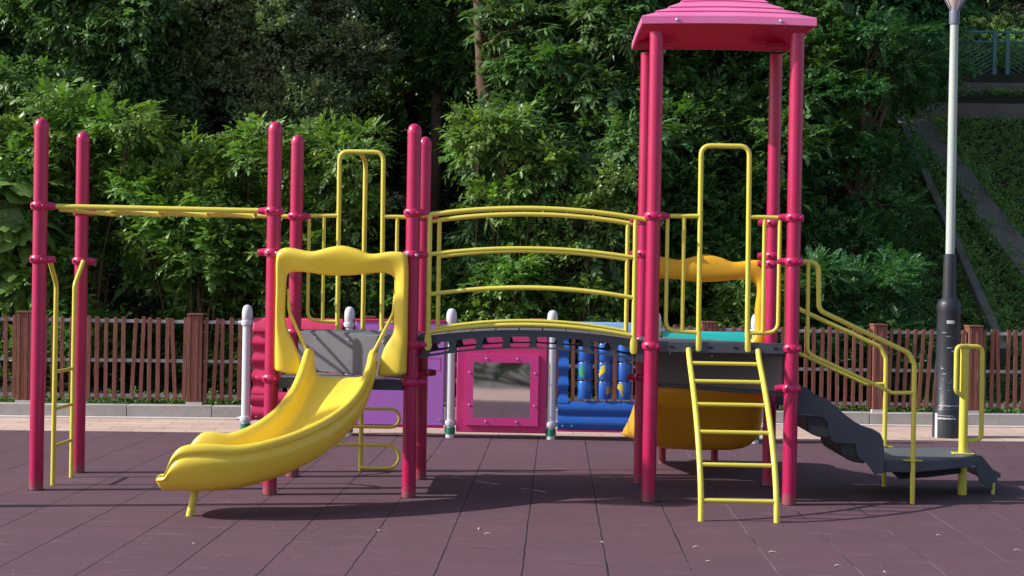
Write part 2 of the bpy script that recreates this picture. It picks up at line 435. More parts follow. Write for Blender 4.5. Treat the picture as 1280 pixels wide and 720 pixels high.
def foliage(name, kind, P, D, U, S, mat, parent, loc, tone=None):
    """one mesh of leaf sprays: P positions, D forward, U up-ish, S sizes"""
    allv, polys, var = [], [], []
    n = len(P)
    D = D/np.linalg.norm(D, axis=1)[:, None]
    Y = np.cross(U, D); Y /= np.linalg.norm(Y, axis=1)[:, None] + 1e-9
    Zv = np.cross(D, Y)
    which = rng.integers(0, 4, n)
    base = 0; starts = []; loops = []; totals = []
    for w in range(4):
        idx = np.where(which == w)[0]
        if not len(idx): continue
        V, F, isl = SPRAYS[kind][w]
        Rm = np.stack([D[idx], Y[idx], Zv[idx]], axis=2)        # columns
        X = np.einsum('nij,vj->nvi', Rm, V)*S[idx][:, None, None] + P[idx][:, None, :]
        allv.append(X.reshape(-1, 3))
        t = (tone[idx] if tone is not None else rng.random(len(idx)))
        per = np.clip(t[:, None]*.75 + rng.random((len(idx), isl.max()+1))[:, isl]*.25, 0, 1)
        var.append(per.reshape(-1))
        nv = len(V)
        flat = np.array([i for f in F for i in f]); sizes = np.array([len(f) for f in F])
        offs = base + np.arange(len(idx))*nv
        loops.append((flat[None, :] + offs[:, None]).reshape(-1))
        totals.append(np.tile(sizes, len(idx)))
        base += len(idx)*nv
    allv = np.concatenate(allv) - np.array(loc); loops = np.concatenate(loops); totals = np.concatenate(totals); var = np.concatenate(var)
    starts = np.concatenate([[0], np.cumsum(totals)[:-1]])
    me = bpy.data.meshes.new(name)
    me.vertices.add(len(allv)); me.vertices.foreach_set('co', allv.astype(np.float32).ravel())
    me.loops.add(len(loops)); me.loops.foreach_set('vertex_index', loops.astype(np.int32))
    me.polygons.add(len(totals)); me.polygons.foreach_set('loop_start', starts.astype(np.int32)); me.polygons.foreach_set('loop_total', totals.astype(np.int32))
    me.update(calc_edges=True)
    a = me.attributes.new('leafvar', 'FLOAT', 'POINT'); a.data.foreach_set('value', var.astype(np.float32))
    me.materials.append(mat)
    o = bpy.data.objects.new(name, me); col.objects.link(o)
    if parent is not None: o.parent = parent
    else: o.location = loc
    return o

def clump_sprays(clumps, dens, size, up=.35, droop=.0, fill=.35):
    """clumps: (x,y,z,rx,ry,rz). returns arrays"""
    P, D, U, S, T = [], [], [], [], []
    for (x, y, z, rx, ry, rz) in clumps:
        area = (rx*ry + rx*rz + ry*rz)*4.2
        n = max(6, int(area*dens))
        q = rng.normal(size=(n, 3)); q /= np.linalg.norm(q, axis=1)[:, None]
        # fewer sprays underneath
        q[:, 2] = np.where((q[:, 2] < -.3) & (rng.random(n) < .5), -q[:, 2], q[:, 2])
        rad = (fill + (1-fill)*rng.random(n))**.6
        lump = 1 + .18*np.sin(q[:, 0]*5 + x*3) + .15*np.sin(q[:, 2]*6 + y*5 + z*2)
        p = np.array([x, y, z]) + q*np.array([rx, ry, rz])*(rad*lump)[:, None]
        d = q*np.array([1, 1, .35]) + rng.normal(0, .33, (n, 3)); d[:, 2] += up*.2 - droop
        u = np.array([-.15, -.1, 1.2]) + q*.45 + rng.normal(0, .22, (n, 3))
        P.append(p); D.append(d); U.append(u)
        S.append(size*rng.uniform(.6, 1.25, n)*(1.0))
        t0 = rng.random()
        T.append(np.clip(.5*t0 + .5*rng.random(n), 0, 1))
    return [np.concatenate(a) for a in (P, D, U, S, T)]

def hill(x, y):
    if y < 7.9: return .06
    t = min(1, (y-7.9)/1.6)
    k = max(0, min(1, (5.6-x)/.8))
    h = .06 + .909*max(0, min(y, 30)-9.0) + .2*t*k
    return h + (.12*math.sin(x*1.3+y) + .07*math.sin(x*3.1-y*2))*t*(.15+.85*k)

def plant(name, label, cat, x, y, clumps, kind, mat, dens=60, size=.34, trunk=None, tr=.06, stems=4, group=None, up=.35, droop=0., fill=.35, z0=None):
    """a tree or shrub: bark limbs reaching into every clump, then the leaves"""
    z0 = hill(x, y) - .08 if z0 is None else z0
    root = empty(name, (x, y, z0)); tag(root, label, cat, group)
    if kind != 'heart' and y < 20: size *= .82; dens *= 1.35
    P, D, U, S, T = clump_sprays(clumps, dens, size, up, droop, fill)
    foliage('crown', kind, P, D, U, S, M[mat], root, (x, y, z0), T)
    w = MB()
    if trunk:
        pts = fillet([(x, y, z0)] + trunk, .5, 5); k = len(pts)
        w.tube(pts, [tr*(1 - .6*i/(k-1)) for i in range(k)], 9)
        starts = pts[k//3:]
    else:
        starts = [Vector((x, y, z0))]
    cl = sorted(clumps, key=lambda c: -c[3])[:16]
    for c in cl:
        tgt = Vector(c[:3])
        s = min(starts, key=lambda p: (p-tgt).length + (5 if p.z > tgt.z else 0)) if trunk else Vector((x + random.uniform(-.1, .1), y + random.uniform(-.1, .1), z0))
        mid = (s + tgt)/2 + Vector((random.uniform(-.15, .15), random.uniform(-.15, .15), random.uniform(.0, .25)))
        r0 = tr*(.4 if trunk else .35)
        pts = fillet([s, mid, tgt], .6, 5)
        w.tube(pts, [r0*(1 - .75*i/(len(pts)-1)) for i in range(len(pts))], 6)
        for _ in range(3):   # twigs
            e = tgt + Vector((random.uniform(-1, 1)*c[3], random.uniform(-1, 1)*c[4], random.uniform(-.4, .9)*c[5]))*.8
            w.tube([mid.lerp(tgt, .6), e], [r0*.3, r0*.08], 5)
    w.build('trunk', M['bark'], root, sharp=0)
    return root

def blob(x0, x1, y0, y1, z0, z1, n, r, seed, squash=.75):
    """n clumps of radius about r spread in a box, pushed towards its outline"""
    g = np.random.default_rng(seed); out = []
    for i in range(n):
        out.append((g.uniform(x0, x1), g.uniform(y0, y1), g.uniform(z0, z1), r*g.uniform(.65, 1.25), r*g.uniform(.65, 1.1), r*squash*g.uniform(.65, 1.2)))
    return out

# ------------------------------------------------------------------ ground and paving
KO = Vector((-6.6, 6.277, 0)); KU = Vector((.9958, .0915, 0)); KN = Vector((-.0915, .9958, 0))
def F(u, w, z=0): p = KO + KU*u + KN*w; return Vector((p.x, p.y, z))

g = MB(); g.add([(-400, -400, -.06), (400, -400, -.06), (400, 400, -.06), (-400, 400, -.06)], [(0,1,2,3)])
tag(g.build('ground', M['far_ground']), kind='structure')
def edgeY(x): return 5.115 + .0776*(x + .0)
g = MB()
g.slab([(-14, -9), (14, -9), (14, edgeY(14)), (-14, edgeY(-14))], -.05, 0)
tag(g.build('rubber_play_surface', M['rubber']), kind='structure')
g = MB()
g.slab([(-14, edgeY(-14)+.012), (14, edgeY(14)+.012), tuple(F(22, -.13)[:2]), tuple(F(-8, -.13)[:2])], -.05, .004)
g.slab([(-30, -20), (30, -20), (30, -9.01), (-30, -9.01)], -.05, .004)
tag(g.build('paving', M['paving']), kind='structure')
g = MB()
g.slab([tuple(F(-8, -.125)[:2]), tuple(F(22, -.125)[:2]), tuple(F(22, -.005)[:2]), tuple(F(-8, -.005)[:2])], -.05, .02)
tag(g.build('drain_strip', M['kerb_pale'], bevel=.004), kind='structure')
g = MB()
u = -8.0
while u < 22:
    L = 1.05
    g.slab([tuple(F(u+.004, 0)[:2]), tuple(F(u+L-.004, 0)[:2]), tuple(F(u+L-.004, .3)[:2]), tuple(F(u+.004, .3)[:2])], -.05, .165 + random.uniform(-.003, .003))
    u += L
tag(g.build('kerb', M['kerb'], bevel=.008), kind='structure')

# hillside terrain
g = MB(); nx, ny = 90, 70
xs = [-30 + 60*i/nx for i in range(nx+1)]; ys = [6.9 + 33*(j/ny)**1.4 for j in range(ny+1)]
vs = [(x, y, hill(x, y) if j > 0 else -.2) for j, y in enumerate(ys) for x in xs]
# the front edge follows the kerb
vs = [(x, max(y, (KO + KU*((x-KO.x)/KU.x)).y + .29), z) if j < 6 else (x, y, z) for (x, y, z), j in zip(vs, [j for j in range(ny+1) for _ in xs])]
fs = [(j*(nx+1)+i, j*(nx+1)+i+1, (j+1)*(nx+1)+i+1, (j+1)*(nx+1)+i) for j in range(ny) for i in range(nx)]
g.add(vs, fs)
tag(g.build('hillside', M['soil'], sharp=0), kind='structure')

# ------------------------------------------------------------------ picket fence
fo = F(6, .2, .165)
fence = empty('picket_fence', tuple(fo)); tag(fence, 'long low fence of red brown timber pickets on pale rails above the granite kerb', 'fence')
UP = [-4.3, -2.0, .157, 2.257, 4.422, 6.6, 8.805, 11.06, 12.33, 14.5, 16.7, 18.9]
def fbox(mb, u0, u1, w0, w1, z0, z1, lean=0, leanw=0):
    vs = []
    for z in (z0, z1):
        du = lean*(z-z0)
        for uu, ww in ((u0, w0), (u1, w0), (u1, w1), (u0, w1)): vs.append(F(uu+du, ww + leanw*(z-z0), z))
    mb.add(vs, [(3,2,1,0),(4,5,6,7),(0,1,5,4),(1,2,6,5),(2,3,7,6),(3,0,4,7)])
for i, u in enumerate(UP):
    b = MB()
    # a post is built of four boards and a cap
    wd = .185
    for k in range(4):
        a0 = u - wd/2 + k*wd/4
        fbox(b, a0+.002, a0+wd/4-.002, .11 + (k % 2)*.003, .29, .2, 1.285 + random.uniform(-.004, .004))
    fbox(b, u-wd/2-.006, u+wd/2+.006, .1, .3, 1.29, 1.312)
    p = b.build('fence_post', M['wood'], fence, bevel=.003)
    ft = MB(); fbox(ft, u-.1, u+.1, .1, .3, .16, .199); ft.build('post_foot', M['kerb_pale'], p)
    if i+1 < len(UP):
        u2 = UP[i+1]; a, c = u + .13, u2 - .13
        n = max(3, int(round((c-a)/.1055)))
        pk = MB()
        for k in range(n+1):
            uu = a + (c-a)*k/n
            loose = random.random() < .12
            fbox(pk, uu-.024 + random.uniform(-.004, .004), uu+.024, .148, .17, .225 + random.uniform(-.012, .012), 1.255 + random.uniform(-.012, .012), random.gauss(0, .006) + (random.choice((-.04, .035)) if loose else 0), random.gauss(0, .004))
        if i in (7,):   # the crooked bay beside the lamp post
            pk = MB()
            for k in range(n+1):
                uu = a + (c-a)*k/n
                fbox(pk, uu-.024, uu+.024, .148, .17, .225, 1.25, .03 + k*.006, 0)
        pk.build('picket_panel', M['wood'], fence, bevel=.002)
        for z in (.27, .71, 1.205):
            r = MB(); fbox(r, u+.1, u2-.1, .171, .205, z-.02, z+.02); r.build('fence_rail', M['rail_grey'], fence)
        br = MB()
        for uu in (u+.1, u2-.13):
            for z in (.4, 1.08): fbox(br, uu, uu+.035, .18, .2, z-.012, z+.012)
        build_each(br, 'bracket', M['tongue'], fence)

# ------------------------------------------------------------------ play structure
PX = [-4.166, -2.224, -1.074, .903, 2.053]; D = 1.15; PR = .058; H = 3.073
ps = empty('playground_structure', (0, .575, 0))
tag(ps, 'crimson and yellow climbing frame with curved slide, arched bridge, pink roof and stairs', 'play structure')
COL = {(0,0): [2.352, 1.91], (0,1): [2.352, 1.91], (1,0): [2.34, 2.0, .96], (1,1): [2.345, 1.30, .96], (2,0): [2.345, 2.0, 1.26, .95], (2,1): [2.36, 1.3, .96],
       (3,0): [2.35, 1.285], (3,1): [2.355, 2.06, 1.285, .955], (4,0): [2.355, 1.995, 1.285, .955], (4,1): [2.355, 2.06, 1.99, .955]}
RAILDIR = {(0,0): (1,0), (0,1): (1,0), (1,0): (-1,0), (1,1): (1,0), (2,0): (1,0), (2,1): (1,0), (3,0): (1,0), (3,1): (-1,0), (4,0): (-1,0), (4,1): (-1,0)}
for i, x in enumerate(PX):
    for j in (0, 1):
        y = j*D; h = H if i < 3 else 3.935
        b = MB(); b.lathe([(PR, -.03), (PR, h-.075)], (x, y, 0), 28)
        p = b.build('post', M['crimson'], ps)
        c = MB(); c.rings([[(x+r_*math.cos(a_), y+r_*math.sin(a_), z_) for a_ in [k_*math.pi/14 for k_ in range(28)]] for r_, z_ in ((PR, .004), (PR+.009, .004), (PR+.012, .0005))], cap=False); c.build('base_ring', M['dark'], p)
        if i < 3:
            c = MB(); c.lathe([(PR+.002, h-.08), (PR+.003, h-.055), (PR*.96, h-.04), (PR*.84, h-.018), (PR*.6, h-.004), (PR*.3, h+.004), (.001, h+.006)], (x, y, 0), 24)
            c.build('post_cap', M['crimson_dark'], p)
        for k, z in enumerate(COL[(i, j)]):
            c = MB()
            c.lathe([(PR, -.032), (PR+.012, -.031), (PR+.021, -.018), (PR+.024, 0), (PR+.021, .018), (PR+.012, .031), (PR, .032)], (x, y, z), 28)
            dx, dy = RAILDIR[(i, j)]
            # lug towards the rail and two bolt heads
            c.tube([(x+dx*PR, y+dy*PR, z), (x+dx*(PR+.045), y+dy*(PR+.045), z), (x+dx*(PR+.075), y, z)], [.033, .03, .022], 12)
            for s in (-1, 1):
                c.lathe([(.013, 0), (.013, .012), (.006, .016)], (x+s*.045, y-PR-.008, z), 10, 'y')
            cc = c.build('clamp', M['crimson_dark'], p)
            if k == 1 and i in (1, 2) and j == 0:
                bl = MB()
                for s in (-1, 1): bl.lathe([(.012, 0), (.012, .01), (.006, .014)], (x+s*.04, y-PR-.02, z-.005), 10, 'y')
                build_each(bl, 'bolt', M['bolt'], p)

TR = .0185   # rail tube radius
# --- monkey bars between the first two pairs
mb = MB()
for y in (0, D):
    mb.tube([(PX[0]+PR, y, 2.352), (PX[1]-PR, y, 2.342)], .021)
build_each(mb, 'overhead_rail', M['yellow_tube'], ps)
n = 8; zz = []
for k in range(n+1):
    x = PX[0] + .16 + (PX[1]-PX[0]-.32)*k/n
    zz.append((x, D-.02 if k % 2 else .02, 2.325))
mr = MB(); mr.tube(fillet(zz, .05, 3), .016, 10); mr.build('zigzag_bar', M['yellow_tube'], ps)
# --- access ladder under the overhead rail
al = empty('access_ladder', (0, 0, 0)); al.parent = ps; al.location = (PX[0], 0, 0)
for y0, y1 in ((.0, .31), (D, .82)):
    s = 1 if y1 > y0 else -1
    b = MB(); b.tube(fillet([(PX[0]+.03, y0+s*.05, 1.905), (PX[0]+.05, y0+s*.11, 1.90), (PX[0]+.045, y1, 1.70), (PX[0]+.04, y1, -.02)], .1, 6), .02, 12)
    b.build('ladder_rail', M['yellow_tube'], al)
for z in (.33, .645, .96):
    b = MB(); b.tube([(PX[0]+.042, .32, z), (PX[0]+.042, .81, z)], .015, 10); b.build('rung', M['yellow_tube'], al)

# --- decks: a low and a high triangle in each tower, with a riser between
def deck(name, tri, z, th=.085):
    cx = sum(p[0] for p in tri)/3; cy = sum(p[1] for p in tri)/3
    b = MB(); b.slab(tri, z-th, z-.004)
    o = b.build(name, M['deck'], ps, bevel=.006)
    t = MB(); t.slab([(cx+(x-cx)*.97, cy+(y-cy)*.97) for x, y in tri], z-.0045, z+.001)
    # perforations are a thin grid of dimples
    t.build('tread_surface', M['deck_top'], o)
    return o
xl, xr = PX[1], PX[2]; e = .055
deck('low_deck', [(xl+.01, .02), (xr-.03, .0), (xl+.01, D-.03)], .965)
deck('high_deck', [(xr-.01, .07), (xr-.01, D-.02), (xl+.05, D-.02)], 1.325)
def riser(a, c, z0, z1):
    b = MB(); a = Vector(a); c = Vector(c); d = (c-a).normalized(); nrm = Vector((-d.y, d.x, 0))*.012
    b.prism([(0, z0), ((c-a).length, z0), ((c-a).length, z1), (0, z1)], lambda s, z: tuple(a + d*s + nrm + Vector((0, 0, z))), lambda s, z: tuple(a + d*s - nrm + Vector((0, 0, z))))
    o = b.build('riser_panel', M['riser'], ps, bevel=.004)
    bl = MB()
    for s in (.18, .5, .82):
        for z in (z1-.05,):
            p = a + d*(c-a).length*s + Vector((nrm.y*0, 0, z))
            q = p - Vector((-d.y, d.x, 0))*.012
            bl.lathe([(.011, 0), (.011, .008), (.005, .012)], (q.x, q.y, q.z), 10, 'y')
    build_each(bl, 'bolt', M['bolt'], o)
    return o
riser((xl+.05, D-.05, 0), (xr-.06, .06, 0), .97, 1.316)
x3, x4 = PX[3], PX[4]
deck('high_deck', [(x3+.01, .01), (x4-.06, .01), (x3+.01, D-.07)], 1.32)
deck('low_deck', [(x4-.01, .06), (x4-.01, D-.02), (x3+.05, D-.02)], .965)
riser((x3+.05, D-.05, 0), (x4-.06, .05, 0), .92, 1.232)
# front fascia beam of the high deck with slots
b = MB(); b.box(x3+PR, x4-PR, -.034, .004, 1.235, 1.324); fas = b.build('deck_fascia', M['deck'], ps, bevel=.006)
sl = MB()
for u in (.12, .3, .42, .62, .74, .93):
    xx = x3 + .04 + u*(D-.1)
    sl.prism([(xx+.02*math.cos(a)*1.2, 1.28+.009*math.sin(a)) for a in [k*math.pi/5 for k in range(10)]], lambda x, z: (x, -.03, z), lambda x, z: (x, -.0365, z))
build_each(sl, 'slot', M['dark'], fas)
b = MB(); b.box(xl+PR, xr-PR, -.03, .004, .885, .967); b.build('deck_fascia', M['deck'], ps, bevel=.006)
b = MB(); b.box(xl+PR, xr-PR, D+.0, D+.034, 1.24, 1.33); b.build('deck_fascia', M['deck_top'], ps, bevel=.006)
b = MB(); b.box(xr+.0, xr+.03, PR, D-PR, 1.235, 1.324); b.build('deck_fascia', M['deck'], ps, bevel=.006)
b = MB(); b.box(x3-.03, x3, PR, D-PR, 1.235, 1.324); b.build('deck_fascia', M['deck'], ps, bevel=.006)

# --- guard rails with a tall arch
def guard(x0, y, name='guard_rail'):
    g = empty(name, (x0, y, 0)); g.parent = ps; g.location = Vector((x0, y, 0)) - ps.location
    X = lambda d: x0+d
    b = MB(); b.tube(fillet([(X(.385), y, 1.37), (X(.38), y, 2.935), (X(.775), y, 2.935), (X(.785), y, 1.37)], .085, 7), .0205, 14)
    b.build('arch', M['yellow_tube'], g)
    for (a, c) in ((.385, .115), (.785, 1.035)):
        b = MB(); b.tube([(X(.06 if a < .5 else 1.09), y, 2.352), (X(a), y, 2.356)], TR); b.build('top_rail', M['yellow_tube'], g)
        b = MB(); b.tube(fillet([(X(c), y, 2.35), (X(c), y, 1.415), (X(a), y, 1.4)], .09, 7), .0165, 12); b.build('outer_bar', M['yellow_tube'], g)
        m_ = (a+c)/2; b = MB(); b.tube([(X(m_), y, 2.35), (X(m_), y, 1.41)], .0165, 12); b.build('bar', M['yellow_tube'], g)
        # flattened foot bolted to the deck edge
        f = MB(); yy = y - .03 if y < .5 else y + .05
        f.rings([[(X(a)+.018*math.cos(t), yy+.018*math.sin(t), 1.39) for t in [k*math.pi/4 for k in range(8)]],
                 [(X(a)+.024*math.cos(t), yy-.012+.008*math.sin(t), 1.335) for t in [k*math.pi/4 for k in range(8)]],
                 [(X(a)+.024*math.cos(t), yy-.012+.007*math.sin(t), 1.265) for t in [k*math.pi/4 for k in range(8)]],
                 [(X(a)+.016*math.cos(t), yy-.012+.006*math.sin(t), 1.25) for t in [k*math.pi/4 for k in range(8)]]])
        f.build('foot', M['yellow_tube'], g)
guard(PX[3], -.0)
guard(PX[1], D)

# --- snake climber behind the left tower
sy = 1.66; sx = -1.668
sc_ = empty('snake_climber'); sc_.parent = ps; sc_.location = Vector((sx, sy, 0)) - ps.location
b = MB(); b.tube(fillet([(sx, sy, -.02), (sx, sy, 2.89), (sx, D, 2.935)], .12, 7), .0215, 14); b.build('climber_pole', M['yellow_tube'], sc_)
pts = []
zs = [.03, .245, .415, .585, .80, .97, 1.14]
side = 1
pts.append((sx, sy-.025, zs[0]))
for k in range(len(zs)-1):
    w = .36 if side > 0 else .36
    ex = sx + side*w
    r = (zs[k+1]-zs[k])/2
    pts.append((ex-side*r, sy-.025, zs[k]))
    cx_ = ex-side*r
    for a in range(1, 8):
        t = -math.pi/2 + math.pi*a/8
        pts.append((cx_+side*r*math.cos(t), sy-.025, zs[k]+r+r*math.sin(t)))
    pts.append((cx_, sy-.025, zs[k+1]))
    side = -side
pts.append((sx, sy-.025, zs[-1]))
b = MB(); b.tube(pts, .0155, 10); b.build('snake_bar', M['yellow_tube'], sc_)

# --- arched bridge
bx0, bx1 = PX[2]+.055, PX[3]-.06
def arch(x, a, m_):   # height a at the ends, m_ in the middle
    t = (x-(bx0+bx1)/2)/((bx1-bx0)/2); return m_ - (m_-a)*t*t
br = empty('arched_bridge'); br.parent = ps; br.location = Vector(((bx0+bx1)/2, D/2, 1.2)) - ps.location
for y0, y1 in ((.03, .06), (D-.06, D-.03)):
    b = MB(); nn = 60; slots = []
    pitch = .222; x_start = bx0 + .06
    # side plate as columns of quads with rounded slots cut out
    xs_ = [bx0 + (bx1-bx0)*k/180 for k in range(181)]
    def slot_half(x):
        rel = (x - x_start) % pitch; c0 = .03; w = .165; 
        if rel < c0 or rel > c0+w or x > bx1-.04: return 0
        edge = min(rel-c0, c0+w-rel); r = .022
        return .043 if edge > r else .043 - r + math.sqrt(max(0, r*r-(r-edge)**2))
    vs = []; fs = []
    for k, x in enumerate(xs_):
        top = arch(x, 1.322, 1.395); bot = arch(x, 1.142, 1.243); mid = bot + (top-bot)*.36
        hh = slot_half(x)
        for y in (y0, y1):
            vs += [(x, y, bot), (x, y, mid-hh), (x, y, mid+hh), (x, y, top)]
    for k in range(len(xs_)-1):
        a = k*8; c = a+8
        fs += [(a, a+1, c+1, c), (a+2, a+3, c+3, c+2), (a+4, c+4, c+5, a+5), (a+6, c+6, c+7, a+7), (a, c, c+4, a+4), (a+3, a+7, c+7, c+3)]
        if slot_half(xs_[k]) > 0 or slot_half(xs_[k+1]) > 0: fs += [(a+1, a+5, c+5, c+1), (a+2, c+2, c+6, a+6)]
    e = (len(xs_)-1)*8
    for a in (0, e): fs += [(a, a+4, a+5, a+1), (a+2, a+6, a+7, a+3)]
    b.add(vs, fs)
    b.build('side_plate', M['deck'], br)
for k in range(9):
    xa = bx0 + .01 + (bx1-bx0-.02)*k/9; xb = bx0 + .01 + (bx1-bx0-.02)*(k+1)/9 - .012
    za, zb = arch(xa, 1.312, 1.382), arch(xb, 1.312, 1.382)
    b = MB(); b.prism([(xa, za), (xb, zb), (xb, zb-.03), (xa, za-.03)], lambda x, z: (x, .061, z), lambda x, z: (x, D-.061, z)); b.build('bridge_plank', M['deck_top'], br)
for y in (0.0, D):
    g = empty('bridge_handrail'); g.parent = br; g.location = Vector(((bx0+bx1)/2, y, 1.9)) - ps.location - br.location
    xa, xb = -.935, .757
    for (za, zm, rr) in ((2.333, 2.398, .0205), (2.005, 2.068, .0175), (1.675, 1.743, .0175), (1.362, 1.44, .0175)):
        x0_, x1_ = (PX[2]+PR, PX[3]-PR) if za > 2.3 else (xa, xb)
        b2 = []
        for k in range(25):
            x = x0_ + (x1_-x0_)*k/24; t = (x-(xa+xb)/2)/((xb-xa)/2); b2.append((x, y, zm-(zm-za)*t*t))
        b = MB(); b.tube(b2, rr, 12); b.build('curved_rail', M['yellow_tube'], g)
    for x in (xa, xb):
        b = MB(); b.tube([(x, y, 2.335), (x, y+(.0), 1.35)], .02, 12)
        yy = y-.012 if y < .5 else y
        b.rings([[(x+.02*math.cos(t), y+.02*math.sin(t), 1.36) for t in [k*math.pi/5 for k in range(10)]],
                 [(x+.03*math.cos(t), yy+.009*math.sin(t), 1.31) for t in [k*math.pi/5 for k in range(10)]],
                 [(x+.03*math.cos(t), yy+.008*math.sin(t), 1.235) for t in [k*math.pi/5 for k in range(10)]],
                 [(x+.016*math.cos(t), yy+.007*math.sin(t), 1.215) for t in [k*math.pi/5 for k in range(10)]]])
        b.build('upright', M['yellow_tube'], g)

# --- curved slide
def smooth_interp(xs, ys, x):
    # monotone-ish cubic through points
    n = len(xs)
    if x <= xs[0]: return ys[0]
    if x >= xs[-1]: return ys[-1]
    i = max(k for k in range(n) if xs[k] <= x); i = min(i, n-2)
    h = xs[i+1]-xs[i]; t = (x-xs[i])/h
    def sl(k):
        if k <= 0: return (ys[1]-ys[0])/(xs[1]-xs[0])
        if k >= n-1: return (ys[-1]-ys[-2])/(xs[-1]-xs[-2])
        return (ys[k+1]-ys[k-1])/(xs[k+1]-xs[k-1])
    m0, m1 = sl(i)*h, sl(i+1)*h
    return (2*t**3-3*t*t+1)*ys[i] + (t**3-2*t*t+t)*m0 + (-2*t**3+3*t*t)*ys[i+1] + (t**3-t*t)*m1
HALF = [(.0, .0), (.12, .0), (.195, .003), (.235, .022), (.25, .065), (.255, .13), (.257, .175), (.266, .212), (.289, .234), (.316, .234), (.336, .212), (.342, .18),
        (.325, .163), (.331, .150), (.343, .136), (.349, .112), (.345, .08), (.33, .03), (.302, -.02), (.25, -.05), (.16, -.063), (.06, -.066)]
HALF2 = [(0, 0), (.2, 0), (.35, .002), (.45, .006), (.49, .03), (.505, .09), (.512, .15), (.525, .20), (.552, .222), (.582, .212), (.6, .18), (.606, .12), (.602, .05), (.585, .0), (.55, -.04), (.45, -.06), (.25, -.066), (.08, -.066)]
def slide_section(r=HALF):
    r = r; l = [(-u, v) for u, v in HALF[1:]][::-1]
    return [(u, v, ) for u, v in r] + [(0, -.067)] + [(u, v) for u, v in l]
def slide_mesh(path, floor, total, halfscale, n=90, bank=.05, flip=1, endlen=.2, half=HALF):
    sec = slide_section(half); rings = []
    for k in range(n+1):
        s = total*k/n; (x, y), (tx, ty) = path(s)
        z = floor(s); rx, ry = ty*flip, -tx*flip     # lateral axis (u>0 outer)
        t = max(0, (s-(total-endlen))/endlen)
        wall = (max(0, 1-(t/.82)**2.2))**.55*(1+.16*math.exp(-((s-total+endlen*1.35)/.16)**2)) if t < 1 else 0
        wall = max(wall, .05)
        hs = halfscale(s); lat = 1 - .10*t**3
        ring = []
        for i_, (u, v) in enumerate(sec):
            vv = v*wall if v > 0 else v*(1 + (.75*min(1, s/1.1) if half is HALF else .2) + .25*t*t)
            if v > 0 and abs(u) > .2: pass
            zz_ = z + vv - bank*u*(1-t)*(1 if s > .2 else s/.2)
            ih = i_ if i_ < len(half) else len(sec)-i_
            if ih >= 12: zz_ -= .035*t**1.5*min(1, (ih-11)/3)*(1 if v > -.03 else .3)
            uu = u*hs*lat
            ring.append((x + rx*uu, y + ry*uu, zz_))
        rings.append(ring)
    # rounded closing lip
    (x, y), (tx, ty) = path(total)
    last = rings[-1]; zc = floor(total)-.045; c = Vector((x, y, zc))
    for ph in (20, 40, 60, 75, 88):
        sn, cs = math.sin(R(ph)), math.cos(R(ph))
        rings.append([(c.x + (p[0]-c.x)*(.8+.2*cs) + tx*.05*sn, c.y + (p[1]-c.y)*(.8+.2*cs) + ty*.05*sn, zc + (p[2]-zc)*cs) for p in last])
    b = MB(); b.rings(rings, cap=False); n_ = len(last); b.f.append(tuple(len(b.v)-n_+i for i in range(n_))); return b
S0, SR, S1 = .1, 1.0, .135; SXS = -1.645; STOT = S0 + SR*math.pi/2 + S1
def slide_path(s):
    if s < S0: return (SXS, -s-.02), (0, -1)
    if s < S0 + SR*math.pi/2:
        th = (s-S0)/SR
        return (SXS-SR+SR*math.cos(th), -.02-S0-SR*math.sin(th)), (-math.sin(th), -math.cos(th))
    q = s-S0-SR*math.pi/2
    return (SXS-SR-q, -.02-S0-SR), (-1, 0)
FS = [0, .1, .25, .48, .75, 1.0, 1.2, 1.37, 1.6, 1.87]; FZ = [.985, .975, .865, .68, .525, .42, .36, .322, .31, .325]
b = slide_mesh(slide_path, lambda s: smooth_interp(FS, FZ, s), STOT, lambda s: .86 + .09*min(1, s/.6), flip=-1)
slide = b.build('curved_slide', M['yellow_plastic'], ps, sharp=0, sub=1)
lg = MB(); lg.tube([(-2.615, -1.2, -.02), (-2.56, -1.19, .26)], [.028, .03], 14)
lg.build('slide_leg', M['yellow_tube'], slide)

# --- moulded hood frames
HO = [(-2.183, 1.026), (-2.186, 1.183), (-2.183, 1.413), (-2.181, 1.708), (-2.185, 1.937), (-2.165, 2.015), (-2.082, 2.044), (-1.897, 2.014), (-1.76, 2.049), (-1.642, 2.067), (-1.517, 2.04), (-1.405, 2.002), (-1.241, 2.025), (-1.125, 2.008), (-1.098, 1.9), (-1.096, 1.563), (-1.095, 1.334), (-1.096, 1.17), (-1.097, 1.013)]
HI = [(-1.95, .985), (-1.985, 1.17), (-2.098, 1.414), (-2.103, 1.67), (-2.097, 1.79), (-2.078, 1.83), (-2.032, 1.841), (-1.921, 1.837), (-1.795, 1.819), (-1.658, 1.815), (-1.52, 1.824), (-1.415, 1.839), (-1.297, 1.843), (-1.225, 1.815), (-1.2, 1.74), (-1.214, 1.561), (-1.211, 1.371), (-1.30, 1.21), (-1.345, .985)]
def cr(P, sub=4):
    out = []
    n = len(P)
    for i in range(n-1):
        p0, p1, p2, p3 = P[max(i-1, 0)], P[i], P[i+1], P[min(i+2, n-1)]
        for k in range(sub):
            t = k/sub
            out.append(tuple(.5*((2*b_) + (-a+c)*t + (2*a-5*b_+4*c-d)*t*t + (-a+3*b_-3*c+d)*t**3) for a, b_, c, d in zip(p0, p1, p2, p3)))
    out.append(P[-1]); return out
